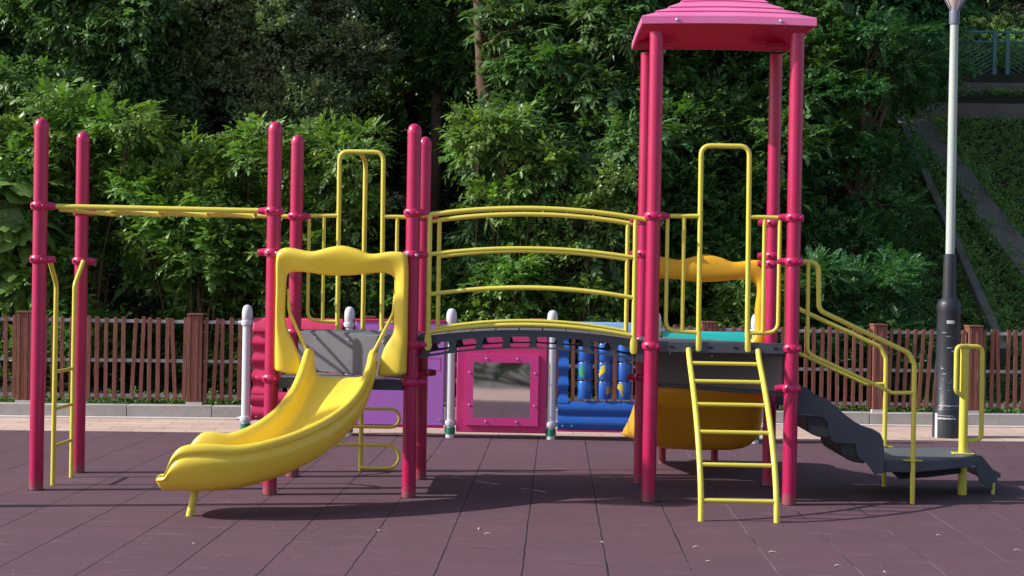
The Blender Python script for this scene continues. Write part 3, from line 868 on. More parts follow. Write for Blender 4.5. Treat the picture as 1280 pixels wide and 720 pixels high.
def hood(dx, yc, mirror, name='hood_frame'):
    O_, I_ = cr(HO), cr(HI); rings = []
    m = 16
    for (ox, oz), (ix, iz) in zip(O_, I_):
        ring = []
        for k in range(m):
            a = 2*math.pi*k/m
            ca, sa = math.cos(a), math.sin(a)
            t = .5 - .5*(abs(ca)**.8)*(1 if ca > 0 else -1)     # 0 at the outer rim, 1 at the inner
            dy = .07*(abs(sa)**.75)*(1 if sa > 0 else -1)
            # a raised roll runs along the outer rim
            if sa < 0: dy *= 1 + .25*math.cos(t*math.pi*1.2)
            ring.append((ox + (ix-ox)*t + dx, yc + dy*mirror, oz + (iz-oz)*t))
        rings.append(ring)
    b = MB(); b.rings(rings)
    o = b.build(name, M['yellow_plastic' if mirror > 0 else 'yellow_plastic_shaded'], ps, sharp=0, sub=1)
    # thin inner grips down to the slide walls
    for side in (-1, 1) if mirror > 0 else ():
        g_ = MB(); cx = -1.645 + dx
        g_.tube(fillet([(cx+side*.44, yc+.02*mirror, 1.70), (cx+side*.43, yc-.0*mirror, 1.52), (cx+side*.275, yc-.02*mirror, 1.2)], .2, 5), .0135, 10)
        g_.build('grip', M['yellow_plastic'], o)
    return o
hood(0, -.085, 1)
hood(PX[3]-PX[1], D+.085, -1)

# --- wide straight slide behind the right tower
WX = 1.478
def wpath(s): return (WX, D+.05+s), (0, 1)
WS = [0, .15, .5, .9, 1.25, 1.5, 1.8]; WZ = [.96, .93, .72, .5, .37, .32, .3]
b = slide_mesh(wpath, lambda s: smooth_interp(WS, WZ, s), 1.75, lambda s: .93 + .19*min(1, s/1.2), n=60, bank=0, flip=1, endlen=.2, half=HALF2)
ws = b.build('wide_slide', M['yellow_plastic_shaded'], ps, sharp=0, sub=1)
# deep skirt under the bed
sk = MB(); rg = []
for k in range(25):
    s = 1.66*k/24; z = smooth_interp(WS, WZ, s); hw = .545 + .115*min(1, s/1.2)
    bt = max(.25, z - .14 - .42*math.sin(math.pi*min(1, s/.9)*.5 + .25))
    q_ = []
    for a in range(15):
        ph = math.pi*a/14; ca, sa = math.cos(ph), math.sin(ph)
        q_.append((WX - hw*(abs(ca)**.45)*(1 if ca > 0 else -1), D+.06+s, z-.02 - (z-.02-bt)*abs(sa)**.55))
    rg.append(q_)
sk.rings(rg); sk.build('skirt', M['yellow_plastic_shaded'], ws, sharp=0)
for x in (1.225, 1.745):
    lg = MB(); lg.tube([(x, 2.72, -.02), (x, 2.72, .3)], .036, 14); lg.build('slide_leg', M['crimson'], ws)

# --- front arch ladder on the right tower
al = empty('arch_ladder'); al.parent = ps; al.location = Vector((1.52, -.95, 0)) - ps.location
YZ = [(0, -.955), (.2, -.92), (.4, -.83), (.62, -.685), (.84, -.49), (1.04, -.27), (1.18, -.1), (1.262, -.045)]
def ladY(z): return smooth_interp([p[0] for p in YZ], [p[1] for p in YZ], z)
for xa, xb in ((1.235, 1.205), (1.808, 1.772)):
    pts = [(xa, ladY(0), -.02)] + [(xa + (xb-xa)*(z/1.262)**2, ladY(z), z) for z in [1.262*k/20 for k in range(21)]]
    b = MB(); b.tube(pts, .023, 14); b.lathe([(.0235, 0), (.018, .012), (.004, .018)], (xb, -.045, 1.262), 14); b.build('ladder_rail', M['yellow_tube'], al)
for z in (.155, .415, .65, .85, 1.02, 1.155):
    t = (z/1.262)**2
    b = MB(); b.tube([(1.235-.03*t, ladY(z), z), (1.808-.036*t, ladY(z), z)], .0165, 12); b.build('rung', M['yellow_tube'], al)

# --- stairs and landing
st = empty('stairs'); st.parent = ps; st.location = Vector((2.6, .7, 0)) - ps.location
TOPP = [(2.06, .975), (2.10, .985), (2.20, .955), (2.30, .885), (2.36, .875), (2.445, .80), (2.539, .725), (2.61, .675), (2.673, .648), (2.75, .625), (2.81, .592), (2.84, .53), (2.845, .44), (2.845, .262)]
BOTP = [(2.77, .25), (2.735, .30), (2.70, .345), (2.64, .38), (2.62, .44), (2.61, .5), (2.45, .505), (2.41, .53), (2.385, .60), (2.37, .68), (2.33, .715), (2.2, .725), (2.06, .735)]
for y in (.1, D+.0):
    b = MB(); b.plateY(TOPP + BOTP, y, y+.022); b.build('stringer', M['deck'], st, bevel=.003)
for (xa, xb, z) in ((2.20, 2.44, .765), (2.50, 2.74, .56)):
    b = MB()
    prof = [(xa, z), (xb, z), (xb, z-.035), (xb-.02, z-.05)] + [(xb-.03, z-.2), (xb-.05, z-.225), (xa+.1, z-.215), (xa+.04, z-.19), (xa+.01, z-.14)]
    b.prism(prof, lambda x, zz: (x, .125, zz), lambda x, zz: (x, D-.004, zz)); b.build('tread', M['tread_dark'], st, bevel=.01)
LP = [(2.86, .16), (3.14, .2), (3.42, .40), (3.66, .60), (3.80, .78), (3.86, 1.05), (3.86, 1.36), (2.86, 1.36)]
b = MB(); b.slab(LP, .262, .352); ld = b.build('landing', M['deck'], st, bevel=.008)
b = MB(); cx_, cy_ = 3.3, .8; b.slab([(cx_+(x-cx_)*.95, cy_+(y-cy_)*.95) for x, y in LP], .3515, .356); b.build('tread_surface', M['deck_top'], ld)
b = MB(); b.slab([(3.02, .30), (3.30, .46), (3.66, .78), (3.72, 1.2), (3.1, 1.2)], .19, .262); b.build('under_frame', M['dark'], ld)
b = MB(); b.slab([(3.87, .86), (4.06, .95), (4.08, 1.4), (3.87, 1.4)], .14, .18); b.build('lower_step', M['deck'], st, bevel=.006)
b = MB(); b.prism([(3.80, .35), (3.86, .34), (3.99, .20), (4.02, .16), (4.02, .05), (3.98, .03), (3.84, .12), (3.80, .22)], lambda x, z: (x, .80+ (x-3.8)*.5, z), lambda x, z: (x, .825+(x-3.8)*.5, z)); b.build('step_bracket', M['deck'], st, bevel=.003)
b = MB(); b.tube([(3.98, .9, -.02), (3.98, .9, .1)], .016, 10); b.build('stub_leg', M['yellow_tube'], st)

def handrail(dy, dx):
    h = empty('stair_handrail'); h.parent = ps; h.location = Vector((2.6+dx, dy, 0)) - ps.location
    def P(x, z):
        t = (x-2.05)/1.05; return (x+dx*min(1, t*4), dy + .2*max(0, t)*(1 if dy < .5 else .55), z)
    b = MB(); b.tube(fillet([P(2.10, 1.998), P(2.265, 1.998), P(2.277, 1.60), P(3.055, 1.255), (3.105+dx, P(3.1, 0)[1], 1.16), (3.108+dx, P(3.1, 0)[1], -.02)], .085, 7), .0205, 14); b.build('top_rail', M['yellow_tube'], h)
    b = MB(); b.tube(fillet([P(2.18, 1.99), P(2.186, 1.245), P(2.92, .922), P(3.10, .925)], .085, 7), .0165, 12); b.build('mid_rail', M['yellow_tube'], h)
    q = P(3.105, .356); f = MB(); f.slab([(q[0]-.075, q[1]-.03), (q[0]+.075, q[1]-.03), (q[0]+.075, q[1]+.05), (q[0]-.075, q[1]+.05)], .357, .366); f.build('foot_plate', M['yellow_tube'], h, bevel=.003)
handrail(0.0, .0); handrail(1.15, .0)
gr = empty('grab_rail'); gr.parent = ps; gr.location = Vector((3.69, .83, 0)) - ps.location
x, y = 3.692, .83
b = MB(); b.tube([(x, y, -.02), (x, y, 1.275)], .038, 18); b.build('grab_post', M['yellow_tube'], gr)
b = MB(); b.tube(fillet([(x-.005, y-.01, .86), (x-.085, y-.05, .90), (x-.085, y-.05, 1.295), (x+.02, y, 1.295), (x+.16, y+.03, 1.29), (x+.165, y+.03, .478), (x, y, .47)], .06, 7), .0205, 14); b.build('grab_loop', M['yellow_tube'], gr)
b = MB(); b.slab([(x-.1, y-.06), (x+.09, y-.06), (x+.1, y+.06), (x-.09, y+.06)], .357, .367); b.build('foot_plate', M['yellow_tube'], gr, bevel=.003)

# --- pink tiered roof
rcx, rcy = 1.478, .575
def sq(h, z, r=.0): return [(rcx-h, rcy-h, z), (rcx+h, rcy-h, z), (rcx+h, rcy+h, z), (rcx-h, rcy+h, z)]
def sq2(h, z, n=8):   # subdivided square with slightly bowed sides
    out = []
    for (a, c) in (((-1,-1),(1,-1)), ((1,-1),(1,1)), ((1,1),(-1,1)), ((-1,1),(-1,-1))):
        for k in range(n):
            t = k/n; out.append((rcx + h*(a[0]+(c[0]-a[0])*t), rcy + h*(a[1]+(c[1]-a[1])*t), z + (.0 if h < .3 else .012*math.sin(math.pi*t))))
    return out
prof = [(.694, 3.905), (.704, 3.904), (.709, 3.908), (.708, 3.966), (.703, 3.974), (.684, 3.98)]
h_, z_ = .672, 3.982
for (h1, z1) in ((.585, 4.022), (.475, 4.078), (.36, 4.15), (.24, 4.24), (.11, 4.35)):
    prof += [(h1-.004, z1), (h1-.012, z1+.001), (h1+.001, z1+.006), (h1+.001, z1+.011), (h1-.005, z1+.014)]
prof += [(.0, 4.44)]
inner = [(.0, 4.33), (.2, 4.23), (.42, 4.08), (.58, 3.99), (.65, 3.95), (.692, 3.9055)]
b = MB(); b.rings([sq2(h, z) for h, z in prof], cap=False)
rf = b.build('tiered_roof', M['roof'], ps, sharp=30)
b = MB(); b.rings([sq2(h, z) for h, z in inner[1:]], cap=False); k_ = len(b.v); b.f.append(tuple(range(32))); b.build('roof_lining', M['roof_under'], rf, sharp=30)
for s in (-1, 1):
    for f in (-1,):
        bl = MB(); bl.lathe([(.014, 0), (.014, .01), (.006, .016)], (rcx+s*.42, rcy-.705, 3.942), 12, 'y'); build_each(bl, 'bolt', M['bolt'], rf)
for sx_ in (-1, 1):
    for sy_ in (-1, 1):
        bk = MB(); bx_, by_ = rcx+sx_*.575, rcy+sy_*.575
        bk.box(bx_-.075, bx_+.075, by_-.075, by_+.075, 3.925, 3.955)
        bk.prism([(0, 3.93), (-sx_*.26, 3.955), (0, 3.965)], lambda x, z: (bx_+x, by_-.03, z), lambda x, z: (bx_+x, by_+.03, z))
        bk.build('corner_bracket', M['crimson_dark'], rf)

# ------------------------------------------------------------------ row of play panels behind
pw = empty('play_panel_row', (-.45, 4.82, 0)); tag(pw, 'row of white posts carrying rose, lilac, magenta mirror, blue roller and teal panels', 'play panels')
WXS = [-3.36, -2.19, -1.026, .122, 1.296, 2.43]; WY = 4.82
for i, x in enumerate(WXS):
    b = MB(); b.lathe([(.052, -.02), (.052, 1.3)], (x, WY, 0), 22); p = b.build('panel_post', M['white_post'], pw)
    c = MB(); c.lathe([(.055, 1.3), (.06, 1.31), (.06, 1.38), (.056, 1.42), (.04, 1.455), (.015, 1.468), (.001, 1.469)], (x, WY, 0), 22); c.build('post_cap', M['white_post'], p)
    for z in (.17, 1.265):
        c = MB(); c.lathe([(.052, -.03), (.066, -.028), (.072, 0), (.066, .028), (.052, .03)], (x, WY, z), 22)
        for s in (-1, 1): c.tube([(x+s*.05, WY-.01, z), (x+s*.1, WY-.01, z)], .02, 8)
        c.build('clamp', M['white_post'], p)
    c = MB(); c.lathe([(.0525, .04), (.06, .045), (.06, .115), (.0525, .12)], (x, WY, 0), 22); c.build('green_band', M['green'], p)
def wavy_frame(name, i, mat, beam, z0=.1, z1=1.34, colw=.15):
    x0, x1 = WXS[i]+.075, WXS[i+1]-.075
    root = None
    # wavy columns
    parts = []
    b = MB()
    for s, xe in ((1, x0), (-1, x1)):
        rings = []
        for k in range(49):
            z = z0+.3 + (z1-.16-z0-.3)*k/48; wv = .008*math.cos(2*math.pi*k/13); dp = .052 + .02*math.cos(2*math.pi*k/13)
            xa = xe - s*wv*.7; xb = xe + s*(colw+wv*.5)
            rings.append([(xa, WY-dp, z), (xb, WY-dp, z), (xb, WY+.05, z), (xa, WY+.05, z)])
        b.rings(rings)
    # lower rolls
    n = 28; rg = []
    for k in range(n+1):
        z = z0 + .32*k/n; dp = .052 + .03*abs(math.sin(math.pi*2*k/n))
        rg.append([(x0, WY-dp, z), (x1, WY-dp, z), (x1, WY+.05, z), (x0, WY+.05, z)])
    b.rings(rg)
    o = b.build(name, M[mat], pw, sharp=45)
    t = MB(); t.prism([(WY-.075, z1-.165), (WY-.075, z1-.12), (WY-.02, z1-.01), (WY+.03, z1), (WY+.05, z1-.02), (WY+.05, z1-.165)], lambda y, z: (x0-.0, y, z), lambda y, z: (x1, y, z))
    t.build('sloping_top_beam', M[beam], o, bevel=.012)
    bl = MB()
    for xx in (x0+.06, x0+.16, x1-.16, x1-.06): bl.lathe([(.01, 0), (.01, .007), (.004, .01)], (xx, WY-.072, z0+.04), 8, 'y')
    build_each(bl, 'bolt', M['bolt'], o)
    return o
wavy_frame('rose_wavy_panel', 0, 'red_pink', 'red_beam', .16, 1.33)
rl = wavy_frame('blue_roller_panel', 3, 'blue', 'blue_beam', .12, 1.345, .115)
wavy_frame('teal_panel', 4, 'teal', 'teal', .5, 1.26)
b = MB(); b.box(WXS[3]+.07, WXS[4]-.07, WY-.06, WY+.05, .095, .118); b.build('red_skid', M['magenta'], rl)
# rollers
def roller_patch(x, z, poly, mat):
    r = .0865
    poly = [(p_[0]*1.35, p_[1]*1.25) for p_ in poly] if len(poly) != 16 else poly
    b = MB(); out = []; 
    vs = []; fs = []
    c = (x, z); n = len(poly)
    pts = [(0, 0)] + poly
    for rr in (r+.0008, ):
        for (dx, dz) in pts:
            a = dx/r; vs.append((x + rr*math.sin(a), WY-.0 - rr*math.cos(a), z+dz))
    # two rings so the patch follows the drum
    mids = [(p[0]*.5, p[1]*.5) for p in poly]
    for (dx, dz) in mids:
        a = dx/r; vs.append((x + (r+.0008)*math.sin(a), WY - (r+.0008)*math.cos(a), z+dz))
    for k in range(n):
        k2 = (k+1) % n
        fs.append((0, 1+n+k, 1+n+k2)); fs.append((1+n+k, 1+k, 1+k2, 1+n+k2))
    b.add(vs, fs); return b.build('printed_patch', M[mat], None, sharp=0)
cols = (.50, .722, .945)
for ci, x in enumerate(cols):
    b = MB(); b.tube([(x, WY, .42), (x, WY, 1.19)], .012, 8); b.build('spindle', M['bolt'], rl)
    for ri, z in enumerate((.57, .785, 1.0)):
        b = MB(); b.lathe([(.06, -.1), (.081, -.099), (.0865, -.088), (.0865, .088), (.081, .099), (.06, .1)], (x, WY, z), 26)
        b.build('roller_drum', M['blue'], rl)
def fix_parent(o, p):
    off = Vector((0, 0, 0)); q = p
    while q is not None: off += q.location; q = q.parent
    for v in o.data.vertices: v.co -= off
    o.parent = p
ov = [(.042*math.cos(a), .075*math.sin(a)) for a in [k*math.pi/8 for k in range(16)]]
fix_parent(roller_patch(cols[0]-.03, .785, ov, 'sticker_green'), rl)
hive = [(.045, -.05), (.05, -.02), (.036, -.008), (.046, .012), (.032, .02), (.034, .042), (.0, .062), (-.034, .042), (-.032, .02), (-.046, .012), (-.036, -.008), (-.05, -.02), (-.045, -.05)]
fix_parent(roller_patch(cols[1]-.008, .785, hive, 'sticker_yellow'), rl)
star = [((.05 if k % 2 else .027)*math.cos(k*math.pi/9), (.05 if k % 2 else .027)*math.sin(k*math.pi/9)) for k in range(18)]
fix_parent(roller_patch(cols[1]+.04, .575, star, 'sticker_brown'), rl)
bl_ = [(-.03, .05), (.0, .06), (.03, .04), (.028, .0), (.045, -.05), (.02, -.07), (-.0, -.05), (-.012, .0), (-.035, .015)]
fix_parent(roller_patch(cols[2]-.035, .58, bl_, 'sticker_yellow'), rl)

# lilac panel
x0, x1 = WXS[1]+.07, WXS[2]-.07
b = MB(); b.box(x0, x1, WY-.05, WY+.03, .13, 1.31); lp = b.build('lilac_panel', M['purple'], pw, bevel=.012)
g_ = MB()
for (xa, xb, za, zb) in ((-1.78, -1.40, .60, .70), (-1.33, -1.14, .76, .9)):
    for (a, c, e_, f_) in ((xa, xb, za, za+.006), (xa, xb, zb-.006, zb), (xa, xa+.006, za, zb), (xb-.006, xb, za, zb)): g_.box(a, c, WY-.0515, WY-.049, e_, f_)
build_each(g_, 'groove', M['crimson_dark'], lp)
g_ = MB(); g_.box(x0, x1, WY-.05, WY+.03, .108, .128); g_.build('red_skid', M['crimson_dark'], lp)
bl = MB()
for xx, zz in ((x0+.05, .2), (-1.62, .22), (x1-.05, .2)): bl.lathe([(.011, 0), (.011, .007), (.004, .01)], (xx, WY-.05, zz), 8, 'y')
build_each(bl, 'bolt', M['bolt'], lp)
g_ = MB(); g_.box(x0, x1, WY-.06, WY+.04, 1.305, 1.335); g_.build('red_top_trim', M['crimson_dark'], lp, bevel=.008)
# magenta window panel
x0, x1 = WXS[2]+.07, WXS[3]-.055
b = MB(); b.box(x0, x1, WY-.05, WY+.03, .068, 1.3); mg = b.build('magenta_window_panel', M['magenta'], pw, bevel=.01)
g_ = MB(); fx0, fx1, fz0, fz1 = -.848, -.028, .151, .955; wx0, wx1, wz0, wz1 = -.765, -.12, .24, .865
yf = WY-.075
for (a, c, e_, f_) in ((fx0, fx1, fz0, wz0), (fx0, fx1, wz1, fz1), (fx0, wx0, wz0, wz1), (wx1, fx1, wz0, wz1)): g_.box(a, c, yf, WY-.048, e_, f_)
g_.build('window_frame', M['magenta_lip'], mg)
b = MB(); b.prism([(wx0, wz0), (wx1, wz0), (wx1, wz1), (wx0, wz1)], lambda x, z: (x, WY-.052, z), lambda x, z: (x, WY-.064 + (z-.55)*.024, z)); b.build('mirror_pane', M['mirror'], mg)
bl = MB()
for xx, zz in [(fx0+.04, .38), (fx0+.04, .75), (fx1-.04, .38), (fx1-.04, .75), (-.62, fz0+.045), (-.27, fz0+.045), (-.62, fz1-.045), (-.27, fz1-.045)]: bl.lathe([(.012, 0), (.012, .008), (.005, .012)], (xx, yf, zz), 10, 'y')
build_each(bl, 'bolt', M['bolt'], mg)

# ------------------------------------------------------------------ lamp posts
def lamp(x, y, label, name='street_lamp'):
    r = empty(name, (x, y, 0)); tag(r, label, 'lamp post')
    b = MB(); b.lathe([(.17, 0), (.172, .05), (.168, .33), (.155, .36), (.14, .38), (.142, .9), (.138, 1.5), (.143, 1.52), (.143, 1.6), (.125, 1.64), (.082, 1.68), (.078, 1.9), (.072, 2.2), (.06, 2.205)], (x, y, 0), 28)
    bs = b.build('wrapped_base', M['lamp_black'], r)
    tp = MB()
    def band(z0, z1, a0, a1, rr, wob=0.0):
        n = 14; vs = []; fs = []
        for k in range(n+1):
            a = a0 + (a1-a0)*k/n; w = wob*math.sin(k*1.7)
            for z in (z0+w, z1+w*.6): vs.append((x+rr*math.cos(a), y+rr*math.sin(a), z))
        for k in range(n): fs.append((2*k, 2*k+2, 2*k+3, 2*k+1))
        tp.add(vs, fs)
    band(1.37, 1.41, -2.0, -1.35, .1435); band(.70, .725, -1.25, -.9, .1445)
    band(.23, .25, -2.7, -1.2, .1735, .003); band(.27, .276, -2.5, -1.4, .1735, .002); band(.0, .3, -2.75, -2.5, .175); band(.385, .395, -2.6, -.6, .1445, .004)
    for k in range(15):
        zq = random.uniform(.42, 1.36); aq = random.uniform(-2.7, -1.4); band(zq, zq+random.uniform(.003, .009), aq, aq+random.uniform(.08, .5), .1445, random.uniform(0, .004))
    build_each(tp, 'white_tape', M['tape'], bs, sharp=0)
    b = MB(); b.lathe([(.053, 2.19), (.053, 3.4), (.048, 4.97)], (x, y, 0), 22); b.build('pole', M['lamp_white'], r)
    b = MB(); b.lathe([(.05, 4.95), (.06, 4.96), (.062, 5.13), (.058, 5.14), (.06, 5.10)], (x, y, 0), 20); b.build('collar', M['lamp_grey'], r)
    b = MB(); b.lathe([(.04, 5.13), (.06, 5.16), (.2, 5.42), (.24, 5.55), (.2, 5.6)], (x, y, 0), 24); lt = b.build('lamp_shade', M['lamp_glass'], r)
    f = MB()
    for k in range(4):
        a = k*math.pi/2 + .35
        f.tube([(x+.06*math.cos(a), y+.06*math.sin(a), 5.12), (x+.27*math.cos(a), y+.27*math.sin(a), 5.45), (x+.27*math.cos(a), y+.27*math.sin(a), 5.62)], .01, 6)
    f.lathe([(.28, 5.6), (.3, 5.62), (.2, 5.7), (.05, 5.78), (.001, 5.8)], (x, y, 0), 24)
    f.build('lantern_cage', M['lamp_grey'], r)
    return r
lamp(4.885, 5.9, 'cream lamp post with a fat black wrapped base beside the fence at right')
lamp(-7.0, -1.44, 'unseen lamp post added left of the overhead bars to cast the long floor shadow')  # out of view, added to throw the long shadow over the tiles

# ------------------------------------------------------------------ the open slope at right: beams, channels, railing
def beam(label, x0, x1, yf, z0, z1, dep=.35):
    b = MB(); b.box(x0, x1, yf, yf+dep, z0, z1); o = b.build('retaining_beam', M['concrete'], bevel=.02)
    tag(o, label, 'retaining wall', 'concrete beams across the slope'); return o
def shift(o, loc):
    loc = Vector(loc)
    for v in o.data.vertices: v.co -= loc
    o.location = loc
shift(beam('lower dark concrete beam across the right slope, nearer the lamp post top', 6.35, 13, 14.15, 4.68, 5.0, .5), (8, 14.3, 4.7))
shift(beam('upper dark concrete beam across the right slope just below the railing', 6.6, 13, 14.75, 5.1, 5.44, .5), (8, 14.9, 5.1))
def channel(label, a, c, w, h):
    a = Vector(a); c = Vector(c); d = (c-a).normalized(); s = Vector((1, .0, 0)); s = (s - d*s.dot(d)).normalized()*w/2; n_ = d.cross(s).normalized()
    if n_.z < 0: n_ = -n_
    b = MB(); q = []
    for p in (a, c):
        for (i, j) in ((-1, -.3), (1, -.3), (1, 1), (-1, 1)): q.append(p + s*i + n_*h*j)
    b.add(q, [(0,1,2,3), (4,7,6,5), (0,4,5,1), (1,5,6,2), (2,6,7,3), (3,7,4,0)])
    o = b.build('drain_channel', M['concrete'], bevel=.02); tag(o, label, 'concrete channel', 'concrete channels running down the slope'); shift(o, a); return o
channel('narrow dark concrete channel edge running down beside the shaded tree', (6.02, 14.05, 4.68), (6.62, 9.6, .75), .13, .26)
channel('wide concrete channel path running down the slope right of the lamp pole', (6.35, 13.9, 4.58), (7.75, 10.3, 1.36), .44, .15)
rl_ = empty('slope_railing', (8.2, 15.2, 5.44)); tag(rl_, 'blue green steel railing with slanting bars at the top of the right slope', 'railing')
yR = 15.15
for x in (8.05, 8.28, 10.4, 10.63, 5.7, 5.93):
    b = MB(); b.box(x-.035, x+.035, yR-.03, yR+.03, 5.38, 6.42); b.build('railing_post', M['railing'], rl_)
for z in (6.40, 6.22, 5.5):
    b = MB(); b.tube([(4.6, yR, z), (13, yR, z)], .026, 8); b.build('railing_bar', M['railing'], rl_)
b = MB()
for (xa, xb) in ((5.93, 8.05), (8.28, 10.4), (3.8, 5.7)):
    up_ = 1 if xa > 5.8 and xa < 6 else -1
    for k in range(-8, 22):
        p0 = xa + k*.13; run = 1.15
        l, r_ = max(xa, p0), min(xb, p0+run)
        if r_ - l < .05: continue
        z0_, z1_ = 5.52 + .68*(l-p0)/run, 5.52 + .68*(r_-p0)/run
        if up_ < 0: z0_, z1_ = 5.52 + .68*(1-(l-p0)/run), 5.52 + .68*(1-(r_-p0)/run)
        b.tube([(l, yR, z0_), (r_, yR, z1_)], .009, 6)
b.build('slanted_bars', M['railing'], rl_)

# ------------------------------------------------------------------ ground cover
def cover(name, x0, x1, y0, y1, n, kind, mat, size, skip=None):
    X = rng.uniform(x0, x1, n); Y = rng.uniform(y0, y1, n)
    if skip is not None:
        k = ~skip(X, Y); X, Y = X[k], Y[k]
    n = len(X)
    Z = np.array([hill(a, b_) for a, b_ in zip(X, Y)]) + (rng.uniform(0, .14, n) if size > .2 else rng.uniform(-.02, .07, n))
    P = np.stack([X, Y, Z], 1)
    Dd = rng.normal(0, 1, (n, 3)); Dd[:, 2] = np.abs(Dd[:, 2])*.5; Dd[:, 1] -= .5
    Uu = np.array([0, -.6, 1.]) + rng.normal(0, .3, (n, 3))
    o = foliage(name, kind, P, Dd, Uu, size*rng.uniform(.6, 1.3, n), M[mat], None, (0, 0, 0))
    tag(o, kind='stuff'); return o
o = cover('slope_ground_cover', 5.0, 12.5, 8.6, 16.5, 30000, 'small', 'leaf_cover', .15, lambda x, y: (y > 14.1) & (y < 14.6) & (x > 6.4) | (y > 14.7) & (y < 15.2) & (x > 6.6))
tag(o, 'low green creeping plants covering the open right slope', 'ground cover')
o = cover('undergrowth', -12, 5.4, 8.9, 20, 12000, 'broad', 'leaf_deep_shade', .34)
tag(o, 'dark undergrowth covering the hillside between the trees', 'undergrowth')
def channel_creepers(n):
    P = []
    for a, c, w in (((6.35, 13.9, 4.66), (7.75, 10.3, 1.44), .24), ((6.02, 14.05, 4.78), (6.62, 9.6, .85), .1)):
        for _ in range(n):
            t = random.random(); sd_ = random.choice((-1, 1)); o_ = w + abs(random.gauss(0, .10)) - .05 + .06*math.sin(t*40)
            P.append([a[i] + (c[i]-a[i])*t for i in range(3)]); P[-1][0] += sd_*o_; P[-1][2] += random.uniform(-.06, .08)
    P = np.array(P); n = len(P); Dd = rng.normal(0, 1, (n, 3)); Dd[:, 2] = np.abs(Dd[:, 2])*.6
    o = foliage('channel_creepers', 'small', P, Dd, np.array([0, -.5, 1.]) + rng.normal(0, .3, (n, 3)), .17*rng.uniform(.6, 1.4, n), M['leaf_cover'], None, (0, 0, 0))
    tag(o, 'creeping leaves spilling over the edges of the concrete channels', 'creepers', kind='stuff')
channel_creepers(1100)
def edge_weeds(n):
    u = rng.uniform(-1, 20, n); w = rng.uniform(.3, .75, n)
    P = np.stack([KO.x + KU.x*u + KN.x*w, KO.y + KU.y*u + KN.y*w, .1 + rng.uniform(0, .12, n)], 1)
    Dd = rng.normal(0, 1, (n, 3)); Dd[:, 2] = np.abs(Dd[:, 2])*.9
    o = foliage('kerb_weeds', 'small', P, Dd, np.array([0, -.3, 1.]) + rng.normal(0, .3, (n, 3)), .12*rng.uniform(.5, 1.3, n), M['leaf_cover'], None, (0, 0, 0))
    tag(o, 'thin weeds growing along the back of the granite kerb', 'weeds', kind='stuff')
edge_weeds(2600)

# ------------------------------------------------------------------ shrubs and trees (px of the photo -> metres, kept as real plants)
G1 = 'shrubs behind the fence'; G2 = 'trees on the hillside'
plant('large_leaved_shrub', 'large heart leaved shrub at the far left edge behind the fence', 'shrub', -7.6, 7.9, blob(-7.6, -6.85, 7.5, 7.9, 1.5, 3.1, 10, .3, 1), 'heart', 'leaf_fern', 30, .36, group=G1)
plant('feathery_shrub', 'feathery green shrub behind the two leftmost crimson posts', 'shrub', -6.3, 8.7, blob(-7.3, -5.5, 7.8, 9.6, .6, 4.2, 28, .42, 2, .6), 'pinnate', 'leaf_fern', 52, .38, group=G1)
plant('feathery_shrub', 'sunlit feathery shrub under the overhead bars left of the slide', 'shrub', -4.6, 8.7, blob(-5.5, -3.7, 7.8, 9.5, .5, 3.6, 28, .42, 3, .6), 'pinnate', 'leaf_fern', 52, .38, group=G1)
plant('bright_bush', 'bright green bush rising between the left tower posts and yellow arch', 'bush', -3.0, 8.6, blob(-3.65, -2.4, 7.8, 8.8, .6, 3.75, 24, .38, 4, .6), 'pinnate', 'leaf_bright', 70, .28, group=G1)
plant('low_bush', 'low green bush behind the lilac panel, beneath the dark gap', 'bush', -1.75, 8.3, blob(-2.3, -1.1, 8.0, 8.6, .4, 1.7, 12, .4, 5), 'broad', 'leaf_dark', 60, .28, group=G1)
plant('strappy_shrub', 'glossy long leaved shrub seen through the bridge rails', 'shrub', .1, 8.7, blob(-.95, 1.3, 8.0, 9.4, 1.9, 3.9, 26, .4, 6, .8), 'strap', 'leaf_gloss', 60, .36, group=G1, droop=.25)
plant('broad_leaved_shrub', 'broad leaved shrub low behind the bridge above the magenta panel', 'shrub', -.2, 8.4, blob(-1.2, .9, 8.0, 8.7, .4, 2.0, 18, .42, 7), 'pinnate', 'leaf_fern', 60, .3, group=G1)
plant('yellowish_shrub', 'yellowish leaved shrub low behind the blue roller panel', 'shrub', 1.0, 8.3, blob(.5, 1.5, 8.0, 8.6, .4, 1.9, 10, .38, 8), 'broad', 'leaf_bright', 60, .24, group=G1)
plant('low_bush', 'green bush low behind the teal panel', 'bush', 2.4, 8.4, blob(1.7, 3.2, 8.0, 8.8, .4, 1.8, 14, .42, 9), 'strap', 'leaf_fern', 60, .28, group=G1)
plant('dark_shrub', 'dark leafy shrub behind the right tower guard rail', 'shrub', 2.3, 9.3, blob(1.4, 3.4, 8.9, 9.8, 1.6, 4.3, 26, .5, 10), 'pinnate', 'leaf_dark', 55, .36, group=G1)
plant('soft_bush', 'soft blue green bush behind the stair handrails', 'bush', 4.3, 8.6, blob(3.6, 5.2, 8.2, 8.9, .5, 2.0, 20, .4, 11), 'fine', 'leaf_shade', 100, .27, group=G1)
plant('hillside_tree', 'shaded fine leaved tree filling the gap between tower and lamp pole', 'tree', 4.6, 10.2, blob(3.3, 5.3, 9.4, 10.8, 2.0, 5.8, 46, .5, 12, .6), 'fine', 'leaf_shade', 95, .27, [(4.6, 10.2, 3), (4.4, 10.3, 6)], .11, group=G2)
plant('bright_shrub', 'bright yellow green shrub with hand shaped leaf clusters left of centre above the bridge', 'shrub', -.55, 8.2, blob(-.95, .05, 7.9, 8.5, 2.5, 3.8, 9, .36, 31, .7), 'broad', 'leaf_bright', 60, .34, group=G1)
